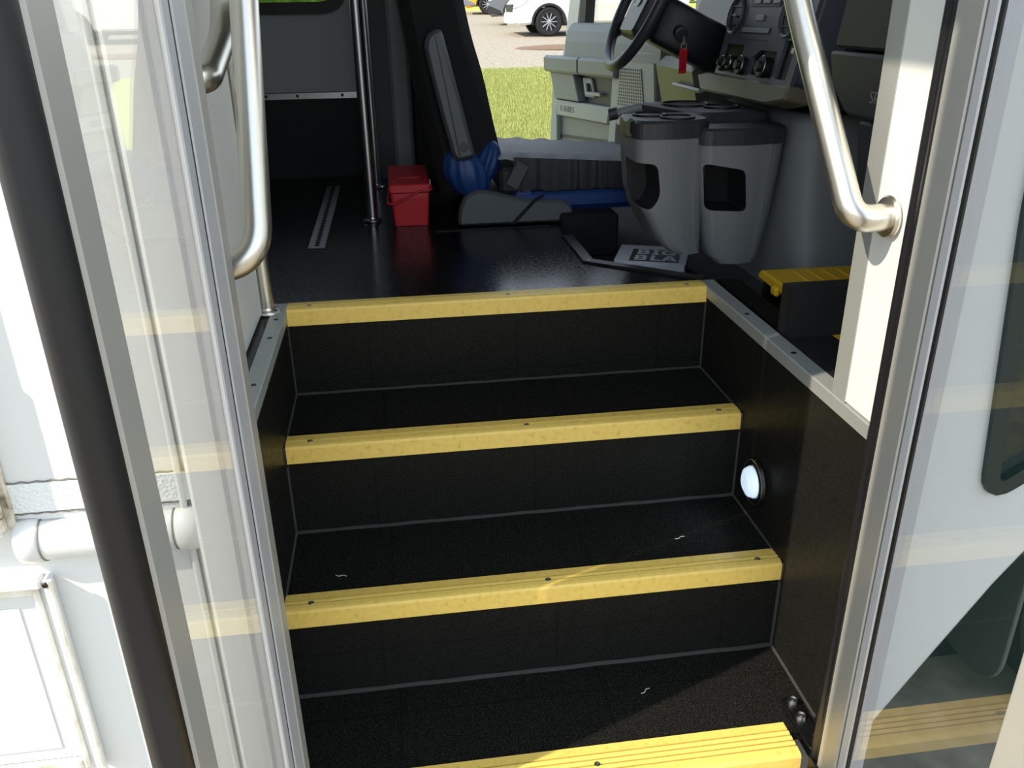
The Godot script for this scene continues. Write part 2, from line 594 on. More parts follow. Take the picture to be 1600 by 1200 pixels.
func build_shell() -> void:
	var fl := structure("floor", "glossy black vinyl bus floor at the top of the steps")
	var st := new_st()
	slab(st, pv([-3.4, 0.66, -0.03, 0.66, -0.03, -0.012, W + 0.01, -0.012, W + 0.005, -0.055, 0.726, -0.25, 0.726, -1.64, -3.4, -1.64]), 0.0, 0.06)
	put("floor_sheet", st, M.floor_vinyl, fl)
	st = new_st()
	slab(st, pv([1.003, -0.075, 1.055, -0.06, 1.055, 0.64, 1.003, 0.64]), -0.004, 0.09, 0.004)
	put("side_ledge", st, M.step_rubber, fl)

	var cf := structure("floor", "dark carpeted cab floor beside the engine cover")
	st = new_st()
	slab(st, pv([0.70, -1.46, 2.2, -1.46, 2.2, 0.66, 1.0, 0.66, 1.0, -0.08, 0.70, -0.27]), -0.1, 0.05)
	put("floor_carpet", st, M.cab_carpet, cf)

	# driver side wall with its window
	var wl := structure("wall_driver_side", "grey and black bus wall opposite the doorway")
	var win := rounded(va([-1.1, 0.622, 0.085, 0.622, 0.085, 1.35, -1.1, 1.35]), 0.06, 5)
	csg_plate("upper_panel", pv([-3.4, 0.30, 0.23, 0.30, 0.23, 1.8, -3.4, 1.8]), [win], 0.04, Transform3D(Basis.IDENTITY, Vector3(0, 0, -1.62)), M.wall_grey, wl)
	st = new_st()
	span(st, Vector3(-3.4, -0.1, -1.66), Vector3(0.36, 0.30, -1.62))
	put("lower_panel", st, M.wall_black, wl)
	st = new_st()
	span(st, Vector3(-3.4, 0.288, -1.622), Vector3(0.224, 0.315, -1.612), 0.003)
	var strip := put("metal_strip", st, M.aluminium, wl)
	var sc := new_st()
	lathe(sc, [[0.0, 0.004], [0.004, 0.003], [0.006, 0.0]], Vector3.ZERO, Vector3.BACK, 10)
	sc.generate_normals()
	var scm := sc.commit()
	for x in [-0.62, -0.37, -0.2, -0.085, 0.08]:
		same("screw", scm, M.screw_dark, strip, Transform3D(Basis.IDENTITY, Vector3(x, 0.302, -1.612)))
	# window gasket and pane
	var wn := structure("window_1", "black gasketed side window of the bus")
	var gout := rounded(va([-1.14, 0.582, 0.125, 0.582, 0.125, 1.39, -1.14, 1.39]), 0.09, 5)
	csg_plate("gasket", gout, [win], 0.03, Transform3D(Basis.IDENTITY, Vector3(0, 0, -1.60)), M.door_gasket, wn)
	st = new_st()
	span(st, Vector3(-1.1, 0.61, -1.648), Vector3(0.09, 1.36, -1.642))
	put("pane", st, M.tinted_glass, wn)

	# pillar between passenger room and driver's door
	var pl := structure("wall_pillar", "grey door pillar behind the driver seat")
	st = new_st()
	span(st, Vector3(0.262, 0.0, -1.56), Vector3(0.335, 1.8, -1.5), 0.012)
	put("pillar_trim", st, M.wall_grey, pl)
	st = new_st()
	span(st, Vector3(0.20, -0.1, -1.66), Vector3(0.36, 1.8, -1.545))
	put("pillar_core", st, M.cab_dark, pl)
	st = new_st()
	span(st, Vector3(0.335, 0.0, -1.55), Vector3(0.50, 1.8, -1.42), 0.01)
	put("pillar_inner", st, M.wall_black, pl)

	# rear wall, roof, entry side walls, cab front
	st = new_st()
	span(st, Vector3(-3.45, -0.1, -1.66), Vector3(-3.4, 1.85, 0.7))
	var wr := put("wall_rear", st, M.wall_grey)
	wr.set_meta("kind", "structure")
	st = new_st()
	span(st, Vector3(-3.45, 1.8, -1.68), Vector3(2.3, 1.86, 0.72))
	var ce := put("ceiling", st, M.ceiling_grey)
	ce.set_meta("kind", "structure")
	var we := structure("wall_entry_side", "white bus wall on the rear side of the doorway")
	st = new_st()
	span(st, Vector3(-3.4, -0.06, 0.64), Vector3(-0.10, 1.8, 0.69))
	put("inner_panel", st, M.white_panel, we)
	st = new_st()
	span(st, Vector3(-0.075, 0.002, 0.02), Vector3(-0.045, 1.8, 0.66), 0.006)
	put("jamb_panel", st, M.white_panel, we)
	var wh := structure("wall_header", "white panel above the doorway")
	st = new_st()
	span(st, Vector3(-0.10, 1.52, 0.60), Vector3(1.0, 1.8, 0.72), 0.004)
	put("header_panel", st, M.white_panel, wh)
	# front of the cab below and above the windscreen
	var wf := structure("wall_front", "cab front under the windscreen")
	st = new_st()
	span(st, Vector3(2.2, -0.15, -1.5), Vector3(2.25, 0.75, 0.7))
	put("firewall", st, M.cab_black, wf)
	st = new_st()
	span(st, Vector3(2.2, 1.45, -1.5), Vector3(2.25, 1.86, 0.7))
	put("screen_header", st, M.cab_dark, wf)
	var ws := structure("window_2", "windscreen above the dashboard")
	st = new_st()
	span(st, Vector3(2.222, 0.75, -1.5), Vector3(2.228, 1.45, 0.7))
	put("pane", st, M.clear_glass, ws)
	var ub := structure("wall_underbody", "black chassis and skirts under the bus")
	for q in [[-3.45, -1.68, 0.36, -1.64], [-3.45, -1.68, -3.41, 0.69], [2.21, -1.5, 2.25, 0.30]]:
		st = new_st()
		span(st, Vector3(q[0], -0.78, q[1]), Vector3(q[2], -0.1, q[3]))
		put("skirt", st, M.wall_black, ub)
	st = new_st()
	span(st, Vector3(0.36, -0.60, -1.5), Vector3(2.2, -0.2, -1.46))
	put("skirt", st, M.white_paint, ub)
	st = new_st()
	span(st, Vector3(-3.4, -0.55, -0.9), Vector3(2.2, -0.35, -0.2))
	put("chassis_rail", st, M.wall_black, ub)
	# cab side on the driver's side, round the open door
	var wc := structure("wall_cab_side", "cab side round the open driver door")
	st = new_st()
	span(st, Vector3(0.36, -0.2, -1.5), Vector3(1.45, -0.1, -1.44))
	put("sill", st, M.cab_mid_grey, wc)
	st = new_st()
	span(st, Vector3(1.40, -0.2, -1.5), Vector3(2.25, 0.62, -1.44))
	put("kick_panel", st, M.cab_light_grey, wc)
	st = new_st()
	span(st, Vector3(0.36, 1.35, -1.5), Vector3(2.25, 1.86, -1.44))
	put("door_header", st, M.cab_dark, wc)

# ---- ground under and round the bus

func build_ground() -> void:
	var g := structure("ground_pavement", "tan grey pavement beside the bus")
	var st := new_st()
	span(st, Vector3(-14, GROUND - 0.2, -2.6), Vector3(14, GROUND, 16))
	put("slab", st, M.pavement, g)

# ---- the stairs

func nosing_mesh(deep: float, lip: float, ribs: int, first: float, step: float, x0: float, x1: float) -> Mesh:
	# profile in z (towards the camera) and y; the front lip hangs down
	var p := [Vector2(-deep, -0.002), Vector2(-deep, 0.0025)]
	for k in ribs:
		var z := -deep + first + step * k
		p.append_array([Vector2(z, 0.0036), Vector2(z + 0.0004, -0.0012), Vector2(z + 0.0036, -0.0012), Vector2(z + 0.0042, 0.0050), Vector2(z + 0.0078, 0.0046)])
	p.append_array([Vector2(-0.004, 0.004), Vector2(0.0012, 0.0024), Vector2(0.004, -0.002), Vector2(0.0045, -lip), Vector2(-0.001, -lip), Vector2(-0.001, -0.002)])
	var st := new_st()
	prism(st, PackedVector2Array(p), Vector3(x0, 0, 0), Vector3.BACK, Vector3.UP, Vector3.RIGHT, x1 - x0)
	st.generate_normals()
	return st.commit()

func build_stairs() -> void:
	var s := thing("entry_staircase", "black rubber bus steps with four yellow edged nosings", "stairs", Vector3.ZERO)
	for k in 3:
		var st := new_st()
		span(st, Vector3(0, -H * (k + 1), T * k - 0.02), Vector3(W, -H * k - 0.001, T * k))
		put("riser", st, M.black_sheet, s)
		st = new_st()
		if k < 2: span(st, Vector3(0, -H * (k + 1) - 0.02, T * k), Vector3(W, -H * (k + 1), T * (k + 1)))
		else: slab(st, pv([0, T * k, W, T * k, W, 0.735, 0.885, 0.735, 0.885, 0.775, 0.085, 0.775, 0.085, 0.735, 0, 0.735]), -H * 3, 0.02)
		put("tread", st, M.step_rubber, s)
	var st2 := new_st()
	span(st2, Vector3(0.085, -0.72, 0.74), Vector3(0.885, -H * 3 - 0.02, 0.772))
	put("kick_face", st2, M.black_sheet, s)
	for e in 2:
		st2 = new_st()
		if e == 0: span(st2, Vector3(-0.025, -0.70, -0.02), Vector3(0.0, -0.002, 0.72))
		else: span(st2, Vector3(W, -0.70, -0.02), Vector3(W + 0.03, -0.002, 0.735))
		put("side_panel", st2, M.black_sheet, s)
	# nosings with their screws
	var nm := nosing_mesh(0.048, 0.034, 2, 0.020, 0.0105, 0.0015, W - 0.0015)
	var nb := nosing_mesh(0.072, 0.026, 4, 0.018, 0.0115, 0.09, 0.885)
	var sc := new_st()
	lathe(sc, [[0.0, 0.0010], [0.0020, 0.0004], [0.0026, 0.0024], [0.0050, 0.0018], [0.0060, 0.0]], Vector3.ZERO, Vector3.UP, 12)
	sc.generate_normals()
	var scm := sc.commit()
	for k in 4:
		var at := Vector3(0, -H * k, T * k) if k < 3 else Vector3(0, -H * 3, 0.785)
		var n := same("nosing", nm if k < 3 else nb, M.nosing_yellow, s, Transform3D(Basis.IDENTITY, at))
		for x in ([0.05, 0.49, 0.905] if k < 3 else [0.14, 0.53]):
			same("screw", scm, M.screw_steel, n, Transform3D(Basis.IDENTITY, Vector3(x, 0.0036, -0.0165 if k < 3 else -0.03)))
	# sealant in the corners
	for k in 3:
		var y := -H * (k + 1)
		var z := T * k
		var cb := new_st()
		var wavy := []
		for j in 25:
			wavy.append(Vector3(W * j / 24.0, y + 0.0007 * sin(j * 2.1 + k), z + 0.0008 * sin(j * 1.3 + k * 2.0)))
		tube(cb, wavy, 0.0044 + 0.0007 * k, 10)
		put("sealant_bead", cb, M.caulk, s)
		for x in [0.0, W]:
			cb = new_st()
			var zf := T * (k + 1) - 0.045 if k < 2 else 0.71
			tube(cb, [Vector3(x, y + H - 0.034, z), Vector3(x, y, z), Vector3(x, y, zf)], 0.0034 + 0.0005 * k, 10)
			put("sealant_bead", cb, M.caulk, s)
			if k < 2:
				cb = new_st()
				var zn := T * (k + 1)
				tube(cb, bend([Vector3(x, y, zf), Vector3(x, y + 0.003, zn + 0.005), Vector3(x, y - 0.036, zn + 0.006), Vector3(x, y - 0.042, zn)], 0.006, 3), 0.003, 8)
				put("sealant_bead", cb, M.door_rubber, s)

	# round lit lamp in the side panel
	var lc := Vector3(W, -0.303, 0.365)
	var l := thing("step_light", "round lit white step lamp in the black stairwell side", "lamp", lc)
	var st := new_st()
	lathe(st, [[0.030, 0.0], [0.046, 0.0], [0.049, 0.004], [0.047, 0.010], [0.040, 0.013], [0.035, 0.012], [0.0335, 0.004], [0.030, 0.0]], Vector3.ZERO, Vector3.LEFT, 36)
	put("bezel", st, M.black_iron, l)
	st = new_st()
	lathe(st, [[0.0465, 0.009], [0.0482, 0.0105], [0.0465, 0.012], [0.045, 0.0105], [0.0465, 0.009]], Vector3.ZERO, Vector3.LEFT, 36)
	put("chrome_ring", st, M.chrome_dull, l)
	st = new_st()
	lathe(st, [[0.033, 0.0], [0.033, 0.014], [0.0295, 0.022], [0.018, 0.028], [0.0, 0.030]], Vector3.ZERO, Vector3.LEFT, 30)
	put("lamp_lens", st, M.led_lens, l)
	var om := SpotLight3D.new()
	om.name = "step_lamp_glow"
	om.light_color = Color(0.82, 0.92, 1.0)
	om.light_energy = 0.012
	om.spot_range = 8.0
	om.spot_attenuation = 2.0
	om.spot_angle = 75.0
	om.light_size = 0.02
	om.shadow_enabled = true
	l.add_child(om)
	om.position = Vector3(-0.036, 0, 0)
	om.look_at_from_position(lc + Vector3(-0.036, 0, 0), lc + Vector3(-1, -0.2, 0), Vector3.UP)

	# door pivot brackets on the lowest tread
	for e in 2:
		var bx := 0.917 if e == 0 else 0.028
		var b := thing("pivot_bracket", "black iron pivot bracket with two bolts on lowest tread beside the step lamp wall" if e == 0 else "black iron pivot bracket on lowest tread beside the rearward door leaf", "bracket", Vector3(bx, -0.6, 0.715))
		st = new_st()
		var pl := rounded(va([-0.018, -0.055, 0.016, -0.055, 0.020, 0.075, -0.014, 0.075]), 0.018, 5)
		prism(st, pl, Vector3(0, 0.001, 0), Vector3.RIGHT, Vector3.BACK, Vector3.UP, 0.007, 0.0015)
		put("plate", st, M.black_iron, b)
		st = new_st()
		lathe(st, [[0.0, 0.012], [0.004, 0.0095], [0.0075, 0.0115], [0.0095, 0.006], [0.0105, 0.0]], Vector3.ZERO, Vector3.UP, 14)
		st.generate_normals()
		var bm := st.commit()
		for z in [-0.038, 0.0]:
			same("bolt", bm, M.screw_steel, b, Transform3D(Basis.IDENTITY, Vector3(0.0 + z * -0.05, 0.006, z)))
		st = new_st()
		lathe(st, [[0.014, 0.001], [0.016, 0.003], [0.016, 0.022], [0.012, 0.026], [0.0, 0.026]], Vector3(0.006, 0, 0.062), Vector3.UP, 18)
		put("pivot_pin", st, M.black_iron, b)

	# bits of lint
	var bits := [[0.66, -0.6, 0.60, 0.5], [0.78, -0.4, 0.40, 0.2], [0.10, -0.4, 0.42, -0.3]]
	for q in bits:
		st = new_st()
		var c := Vector3(q[0], q[1] + 0.0016, q[2])
		var a: float = q[3]
		var d := Vector3(cos(a), 0, -sin(a))
		tube(st, bend([c - d * 0.011, c - d * 0.003 + Vector3(0, 0, 0.003), c + d * 0.003 - Vector3(0, 0, 0.003), c + d * 0.011], 0.003, 3), 0.0008, 6)
		var o := put("lint_thread", st, M.lint)
		tag(o, ["pale lint thread lying on the lowest black tread", "pale lint thread lying on the middle tread near the lamp", "pale lint thread lying on the middle tread near the rearward wall"][bits.find(q)], "lint")

# ---- metal trims and posts

func build_trims() -> void:
	var scst := new_st()
	lathe(scst, [[0.0, 0.0012], [0.0045, 0.001], [0.0055, 0.0]], Vector3.ZERO, Vector3.UP, 10)
	scst.generate_normals()
	var scm := scst.commit()
	for e in 2:
		var x0 := -0.034 if e == 0 else W - 0.004
		var x1 := 0.004 if e == 0 else W + 0.034
		var o := thing("edge_trim", ("aluminium angle along the rearward stairwell edge below the stanchion" if e == 0 else "aluminium angle along the stairwell edge below the white post"), "metal trim", Vector3.ZERO)
		var st := new_st()
		var xi := 0.003 if e == 0 else W - 0.003
		var xo := -0.028 if e == 0 else W + 0.030
		var s := 1.0 if e == 0 else -1.0
		# L profile in x and y along z
		var p := pv([xi, -0.022, xi, 0.001, xi - s * 0.002, 0.003, xo, 0.003, xo, 0.0, xi - s * 0.003, 0.0, xi - s * 0.003, -0.022])
		prism(st, p, Vector3(0, 0, -0.045), Vector3.RIGHT, Vector3.UP, Vector3.BACK, 0.76)
		var ang := put("angle", st, M.strip_metal, o)
		for z in ([0.06, 0.17, 0.4] if e == 0 else [0.2, 0.42]):
			same("screw", scm, M.screw_dark, ang, Transform3D(Basis.IDENTITY, Vector3((xi + xo) * 0.5, 0.003, z)))
	# black edging where the floor steps down to the cab
	var t := thing("floor_edging", "black metal edging where the floor steps down to the cab", "metal trim")
	var st := new_st()
	prism(st, pv([0.712, -0.52, 0.742, -0.52, 0.742, -0.262, 0.972, -0.068, 0.952, -0.044, 0.712, -0.247]), Vector3(0, -0.001, 0), Vector3.RIGHT, Vector3.BACK, Vector3.UP, 0.007, 0.0015)
	put("edging_strip", st, M.black_iron, t)
	same("screw", scm, M.screw_steel, t, Transform3D(Basis.IDENTITY, Vector3(0.728, 0.006, -0.252)))
	# floor seam before the driver seat
	st = new_st()
	span(st, Vector3(0.36, 0.0, -0.655), Vector3(0.70, 0.003, -0.645), 0.001)
	tag(put("seam_strip", st, M.black_iron), "thin dark metal strip on the floor before the driver seat", "metal trim")
	# seat track let into the floor
	var tr := thing("floor_track", "grey slotted metal seat track let into the floor", "floor track", Vector3(0.03, 0, -0.96))
	st = new_st()
	span(st, Vector3(-0.024, 0.0, -0.445), Vector3(0.024, 0.004, 0.445), 0.002)
	put("rail", st, M.aluminium, tr)
	st = new_st()
	for k in 30:
		lathe(st, [[0.0, 0.0012], [0.0085, 0.0012], [0.0085, 0.0]], Vector3(0, 0.0036, -0.42 + 0.029 * k), Vector3.UP, 10)
	span(st, Vector3(-0.004, 0.0036, -0.43), Vector3(0.004, 0.0048, 0.43))
	put("slot_row", st, M.hole_black, tr)
	# the white door post with its aluminium corner
	var p := thing("door_post", "white door post with aluminium corner strip carrying the handrail", "post", Vector3(W, 0, 0.66))
	st = new_st()
	span(st, Vector3(0.0, 0.004, -0.030), Vector3(0.05, 1.52, 0.065), 0.003)
	put("post_panel", st, M.white_panel, p)
	st = new_st()
	prism(st, pv([-0.002, -0.0225, -0.002, -0.064, 0.052, -0.064, 0.052, -0.061, 0.001, -0.061, 0.001, -0.0225]), Vector3(0, 0.004, 0), Vector3.RIGHT, Vector3.BACK, Vector3.UP, 1.516)
	put("corner_strip", st, M.strip_metal, p)

# ---- stainless rails

func flange(st: SurfaceTool, at: Vector3, axis: Vector3, r: float) -> void:
	lathe(st, [[0.0, 0.0], [r, 0.0], [r * 1.02, 0.003], [r * 0.93, 0.007], [r * 0.62, 0.009], [r * 0.58, 0.014], [0.0, 0.014]], at, axis, 26)

func build_rails() -> void:
	var r := thing("handrail", "brushed stainless handrail bending into the white door post", "handrail", Vector3(W - 0.003, 0.315, 0.678))
	var st := new_st()
	var path := bend([Vector3(0.0, 0, 0), Vector3(-0.062, 0.001, 0.008), Vector3(-0.085, 0.29, -0.20), Vector3(-0.09, 0.95, -0.66)], 0.075, 12)
	tube(st, path, 0.0195, 22)
	put("tube", st, M.stainless, r)
	st = new_st()
	flange(st, Vector3(-0.001, 0, 0), Vector3.LEFT, 0.030)
	put("flange", st, M.stainless, r)

	r = thing("handrail", "brushed stainless handrail on the rearward side beside the stanchion", "handrail", Vector3(0.0, 0.285, 0.64))
	st = new_st()
	path = bend([Vector3(-0.045, -0.004, 0.02), Vector3(0.070, 0.004, 0.025), Vector3(0.070, 0.33, -0.15), Vector3(0.072, 0.95, -0.50)], 0.085, 12)
	tube(st, path, 0.0195, 22)
	put("tube", st, M.stainless, r)
	st = new_st()
	flange(st, Vector3(-0.045, -0.004, 0.02), Vector3.RIGHT, 0.030)
	put("flange", st, M.stainless, r)

	r = thing("grab_rail", "short stainless grab rail bending onto the white jamb panel", "handrail", Vector3(0.0, 0.51, 0.4))
	st = new_st()
	path = bend([Vector3(-0.044, 0.0, 0.13), Vector3(0.010, -0.002, 0.12), Vector3(0.012, 0.06, -0.09), Vector3(0.012, 0.75, -0.24)], 0.085, 12)
	tube(st, path, 0.0195, 22)
	put("tube", st, M.stainless, r)
	st = new_st()
	flange(st, Vector3(-0.044, 0.0, 0.13), Vector3.RIGHT, 0.030)
	put("flange", st, M.stainless, r)

	for q in [[-0.037, 0.006, 0.0165, 0.03, "stainless stanchion standing at the corner of the stairwell", M.stainless], [0.178, -0.817, 0.0155, 0.028, "stainless floor to ceiling pole beside the red case", M.chrome_dull], [0.188, -1.36, 0.0155, 0.028, "dim stainless pole near the driver side wall", M.chrome_dull]]:
		r = thing("stanchion", q[4], "pole", Vector3(q[0], 0, q[1]))
		st = new_st()
		tube(st, [Vector3(0, 0.002, 0), Vector3(0, 1.8, 0)], q[2], 20)
		put("tube", st, q[5], r)
		st = new_st()
		flange(st, Vector3(0, 0.001, 0), Vector3.UP, q[3])
		var fl := put("floor_flange", st, q[5], r)
		for k in 3:
			st = new_st()
			var a := TAU * k / 3.0 + 0.5
			lathe(st, [[0.0, 0.002], [0.003, 0.0015], [0.004, 0.0]], Vector3(cos(a) * q[3] * 0.75, 0.009, sin(a) * q[3] * 0.75), Vector3.UP, 8)
			put("screw", st, M.screw_dark, fl)

# ---- the two glazed door leaves, standing open

func build_door_leaf(left: bool) -> void:
	var o := thing("entry_door", "open glazed door leaf on the rearward side, with wide black rubber edge" if left else "open glazed door leaf on the forward side, hinged beside the white post", "door", Vector3(0.038, 0, 0.75) if left else Vector3(0.913, 0, 0.782))
	# leaf runs along local z; local x faces the doorway
	var s := 1.0 if left else -1.0
	var lo := -0.655
	var hi := 1.54
	var tall := hi - lo
	var base := Vector3(0, lo, 0)
	var ex := Vector3(s, 0, 0)
	# distances from the hinge edge: end of face, end of bead, start of glass, meeting stile, its end
	var d := [0.048, 0.096, 0.128, 0.420, 0.472] if left else [0.034, 0.086, 0.113, 0.361, 0.412]
	# profiles are drawn in (z along the leaf, x towards the doorway)
	var st := new_st()
	if left:
		prism(st, rounded(va([0.0, -0.016, 0.0, 0.010, 0.004, 0.014, 0.008, 0.014, 0.008, -0.016]), 0.003, 3), base, Vector3.BACK, ex, Vector3.UP, tall, 0.0, 1)
	else:
		prism(st, rounded(va([0.0, -0.014, -0.004, 0.004, 0.008, 0.014, 0.020, 0.010, 0.028, 0.014, 0.034, 0.010, 0.034, -0.016]), 0.006, 4), base, Vector3.BACK, ex, Vector3.UP, tall, 0.0, 1)
	put("hinge_seal", st, M.door_rubber, o)
	st = new_st()
	var f0 := 0.008 if left else 0.034
	var e1: float = d[0] if left else d[1]
	prism(st, pv([f0, -0.018, f0, 0.013, f0 + 0.004, 0.017, e1 - 0.002, 0.017, e1, 0.015, e1, -0.018]), base, Vector3.BACK, ex, Vector3.UP, tall)
	put("hinge_stile", st, M.door_frame, o)
	st = new_st()
	prism(st, pv([e1, -0.017, e1, 0.012, e1 + 0.003, 0.012, e1 + 0.003, -0.017]), base, Vector3.BACK, ex, Vector3.UP, tall)
	put("stile_groove", st, M.door_gasket, o)
	var e2: float = d[1] if left else d[1] + 0.019
	st = new_st()
	prism(st, pv([e1 + 0.003, -0.018, e1 + 0.003, 0.014, e1 + 0.005, 0.016, e2 - 0.002, 0.0145, e2, 0.0125, e2, -0.018]), base, Vector3.BACK, ex, Vector3.UP, tall)
	put("glazing_bead", st, M.door_bead, o)
	st = new_st()
	prism(st, pv([e2, 0.0088, e2, 0.0125, e2 + 0.005, 0.0115, e2 + 0.006, 0.0088]), base + Vector3(0, 0.085, 0), Vector3.BACK, ex, Vector3.UP, tall - 0.185)
	put("glazing_gasket", st, M.door_gasket, o)
	if left:
		st = new_st()
		prism(st, pv([e2 + 0.006, 0.0088, e2 + 0.006, 0.0125, d[2] - 0.002, 0.0118, d[2], 0.0100, d[2], 0.0088]), base + Vector3(0, 0.085, 0), Vector3.BACK, ex, Vector3.UP, tall - 0.185)
		put("inner_bead", st, M.door_bead, o)
	# the pane
	st = new_st()
	var p0: float = e2 + 0.002
	var p1: float = d[3] + 0.006
	box(st, Vector3(s * 0.006, lo + tall * 0.5, (p0 + p1) * 0.5), Vector3(0.005, tall - 0.17, p1 - p0))
	put("pane", st, M.door_glass, o)
	# meeting stile and its rubber nose
	st = new_st()
	var g1: float = d[3]
	var g2: float = d[4]
	prism(st, pv([g1, -0.018, g1, 0.011, g1 + 0.002, 0.015, g1 + 0.004, 0.016, g2 - 0.004, 0.016, g2, 0.012, g2, -0.018]), base, Vector3.BACK, ex, Vector3.UP, tall)
	put("meeting_stile", st, M.door_frame, o)
	st = new_st()
	prism(st, rounded(va([g2, -0.012, g2, 0.015, g2 + 0.012, 0.0165, g2 + 0.024, 0.013, g2 + 0.033, 0.005, g2 + 0.035, 0.001, g2 + 0.033, -0.004, g2 + 0.024, -0.012]), 0.012, 4), base, Vector3.BACK, ex, Vector3.UP, tall, 0.0, 1)
	put("meeting_seal", st, M.door_rubber, o)
	# bottom and top rails
	for e in 2:
		st = new_st()
		var y := lo if e == 0 else hi - 0.10
		prism(st, pv([0.0, -0.018, 0.0, 0.012, 0.004, 0.016, 0.068, 0.016, 0.078, 0.008, 0.09, 0.002, 0.09, -0.018]) if e == 0 else pv([0.0, -0.018, 0.0, 0.002, 0.02, 0.016, 0.096, 0.016, 0.10, 0.012, 0.10, -0.018]), Vector3(0, y, e2), Vector3.UP, ex, Vector3.BACK, g1 - e2 + 0.002)
		put("bottom_rail" if e == 0 else "top_rail", st, M.door_bead, o)
	# corner plate with a bolt
	st = new_st()
	box(st, Vector3(s * 0.0195, lo + 0.035, 0.060), Vector3(0.005, 0.07, 0.085), 0.0015)
	var cp := put("corner_plate", st, M.black_iron, o)
	st = new_st()
	lathe(st, [[0.0, 0.007], [0.006, 0.006], [0.010, 0.003], [0.011, 0.0]], Vector3(s * 0.0215, lo + 0.04, 0.05), Vector3(s, 0, 0), 16)
	put("bolt", st, M.screw_steel, cp)

# ---- outside of the bus, rearward of the doorway

func build_left_outside() -> void:
	var w := structure("wall_outer_rear", "white painted bus side rearward of the doorway")
	var st := new_st()
	span(st, Vector3(-3.45, -0.74, 0.69), Vector3(-0.066, 1.86, 0.72), 0.003)
	put("skin", st, M.white_paint, w)
	var tj := structure("trim_1", "white jamb strips behind the rearward door leaf")
	st = new_st()
	span(st, Vector3(-0.066, -0.74, 0.66), Vector3(-0.036, 1.42, 0.714), 0.004)
	put("jamb_strip", st, M.white_paint, tj)
	st = new_st()
	tube(st, [Vector3(-0.068, -0.74, 0.722), Vector3(-0.068, 1.42, 0.722)], 0.005, 8)
	put("jamb_bead", st, M.white_paint, tj)
	st = new_st()
	span(st, Vector3(-0.036, -0.74, 0.716), Vector3(0.018, 1.52, 0.80), 0.006)
	put("hinge_jamb", st, M.white_paint, tj)
	st = new_st()
	prism(st, rounded(va([-0.038, 0.655, -0.016, 0.660, -0.014, 0.695, -0.020, 0.712, -0.038, 0.712]), 0.006, 3), Vector3(0, -0.74, 0), Vector3.RIGHT, Vector3.BACK, Vector3.UP, 2.16, 0.0, 1)
	put("jamb_seal", st, M.aged_white, tj)

	# textured band between two sealed seams
	var t := thing("textured_band", "pebbled white band on the bus side above the round rub rail", "trim band", Vector3(-0.17, 0.0, 0.72))
	st = new_st()
	span(st, Vector3(-0.12, -0.026, 0.0), Vector3(0.121, 0.019, 0.0025), 0.001)
	put("band", st, M.grip_tape, t)
	for y in [0.021, -0.028]:
		st = new_st()
		var path := []
		for k in 25:
			path.append(Vector3(-0.12 + 0.01 * k, y + (0.0009 if k % 2 == 0 else -0.0009), 0.001))
		tube(st, path, 0.0011, 6)
		put("sealant_line", st, M.seam_sealant, t)
	st = new_st()
	tube(st, [Vector3(0.123, 0.02, 0.001), Vector3(0.122, 0.0, 0.0012), Vector3(0.1235, -0.027, 0.001)], 0.0014, 6)
	put("sealant_line", st, M.seam_sealant, t)

	# round rub rail with end caps
	var rr := thing("rub_rail", "half round white rub rail with end caps under the textured band", "rub rail", Vector3(-0.17, -0.070, 0.72))
	st = new_st()
	var half := []
	for k in 13:
		var a := PI * k / 12.0 - PI / 2
		half.append(Vector2(cos(a) * 0.026, sin(a) * 0.031))
	prism(st, PackedVector2Array(half), Vector3(-0.095, 0, 0), Vector3.BACK, Vector3.UP, Vector3.RIGHT, 0.19, 0.0, 1)
	put("rail", st, M.white_paint, rr)
	for e in 2:
		st = new_st()
		var cap := []
		for k in 13:
			var a := PI * k / 12.0 - PI / 2
			cap.append(Vector2(cos(a) * 0.029, sin(a) * 0.0345))
		prism(st, PackedVector2Array(cap), Vector3(-0.122 if e == 0 else 0.088, 0, 0), Vector3.BACK, Vector3.UP, Vector3.RIGHT, 0.032, 0.004, 1)
		put("end_cap", st, M.white_paint, rr)
		st = new_st()
		var gap := []
		for k in 13:
			var a := PI * k / 12.0 - PI / 2
			gap.append(Vector2(cos(a) * 0.0275, sin(a) * 0.0325))
		prism(st, PackedVector2Array(gap), Vector3(-0.0898 if e == 0 else 0.0862, 0, 0), Vector3.BACK, Vector3.UP, Vector3.RIGHT, 0.0016, 0.0, 1)
		put("cap_joint", st, M.seam_sealant, rr)

	# raised access door with a piano hinge, rearward
	var ad := thing("access_door", "raised white access door with knuckled hinge beside the textured band", "hatch", Vector3(-0.30, -0.05, 0.7205))
	st = new_st()
	span(st, Vector3(-0.60, 0.0, 0.0), Vector3(0.0, 1.2, 0.026), 0.004)
	put("panel", st, M.white_paint, ad)
	st = new_st()
	span(st, Vector3(0.0, 0.005, 0.0), Vector3(0.012, 1.2, 0.008), 0.002)
	put("hinge_leaf", st, M.hinge_dirty, ad)
	for k in 12:
		st = new_st()
		tube(st, [Vector3(-0.002, 0.012 + 0.021 * k, 0.020), Vector3(-0.002, 0.030 + 0.021 * k, 0.020)], 0.0085, 12)
		put("hinge_knuckle", st, M.hinge_dirty, ad)

	# compartment with stepped frame under the rail
	var cd := thing("compartment_door", "white framed compartment door under the rub rail, frame stained with age", "hatch", Vector3(-0.262, -0.128, 0.72))
	st = new_st()
	span(st, Vector3(-0.55, -0.012, 0.0), Vector3(-0.012, 0.004, 0.022), 0.003)
	put("top_rail", st, M.aged_white, cd)
	st = new_st()
	span(st, Vector3(-0.55, -0.030, 0.0), Vector3(-0.030, -0.0125, 0.010), 0.002)
	put("inner_top_rail", st, M.aged_white, cd)
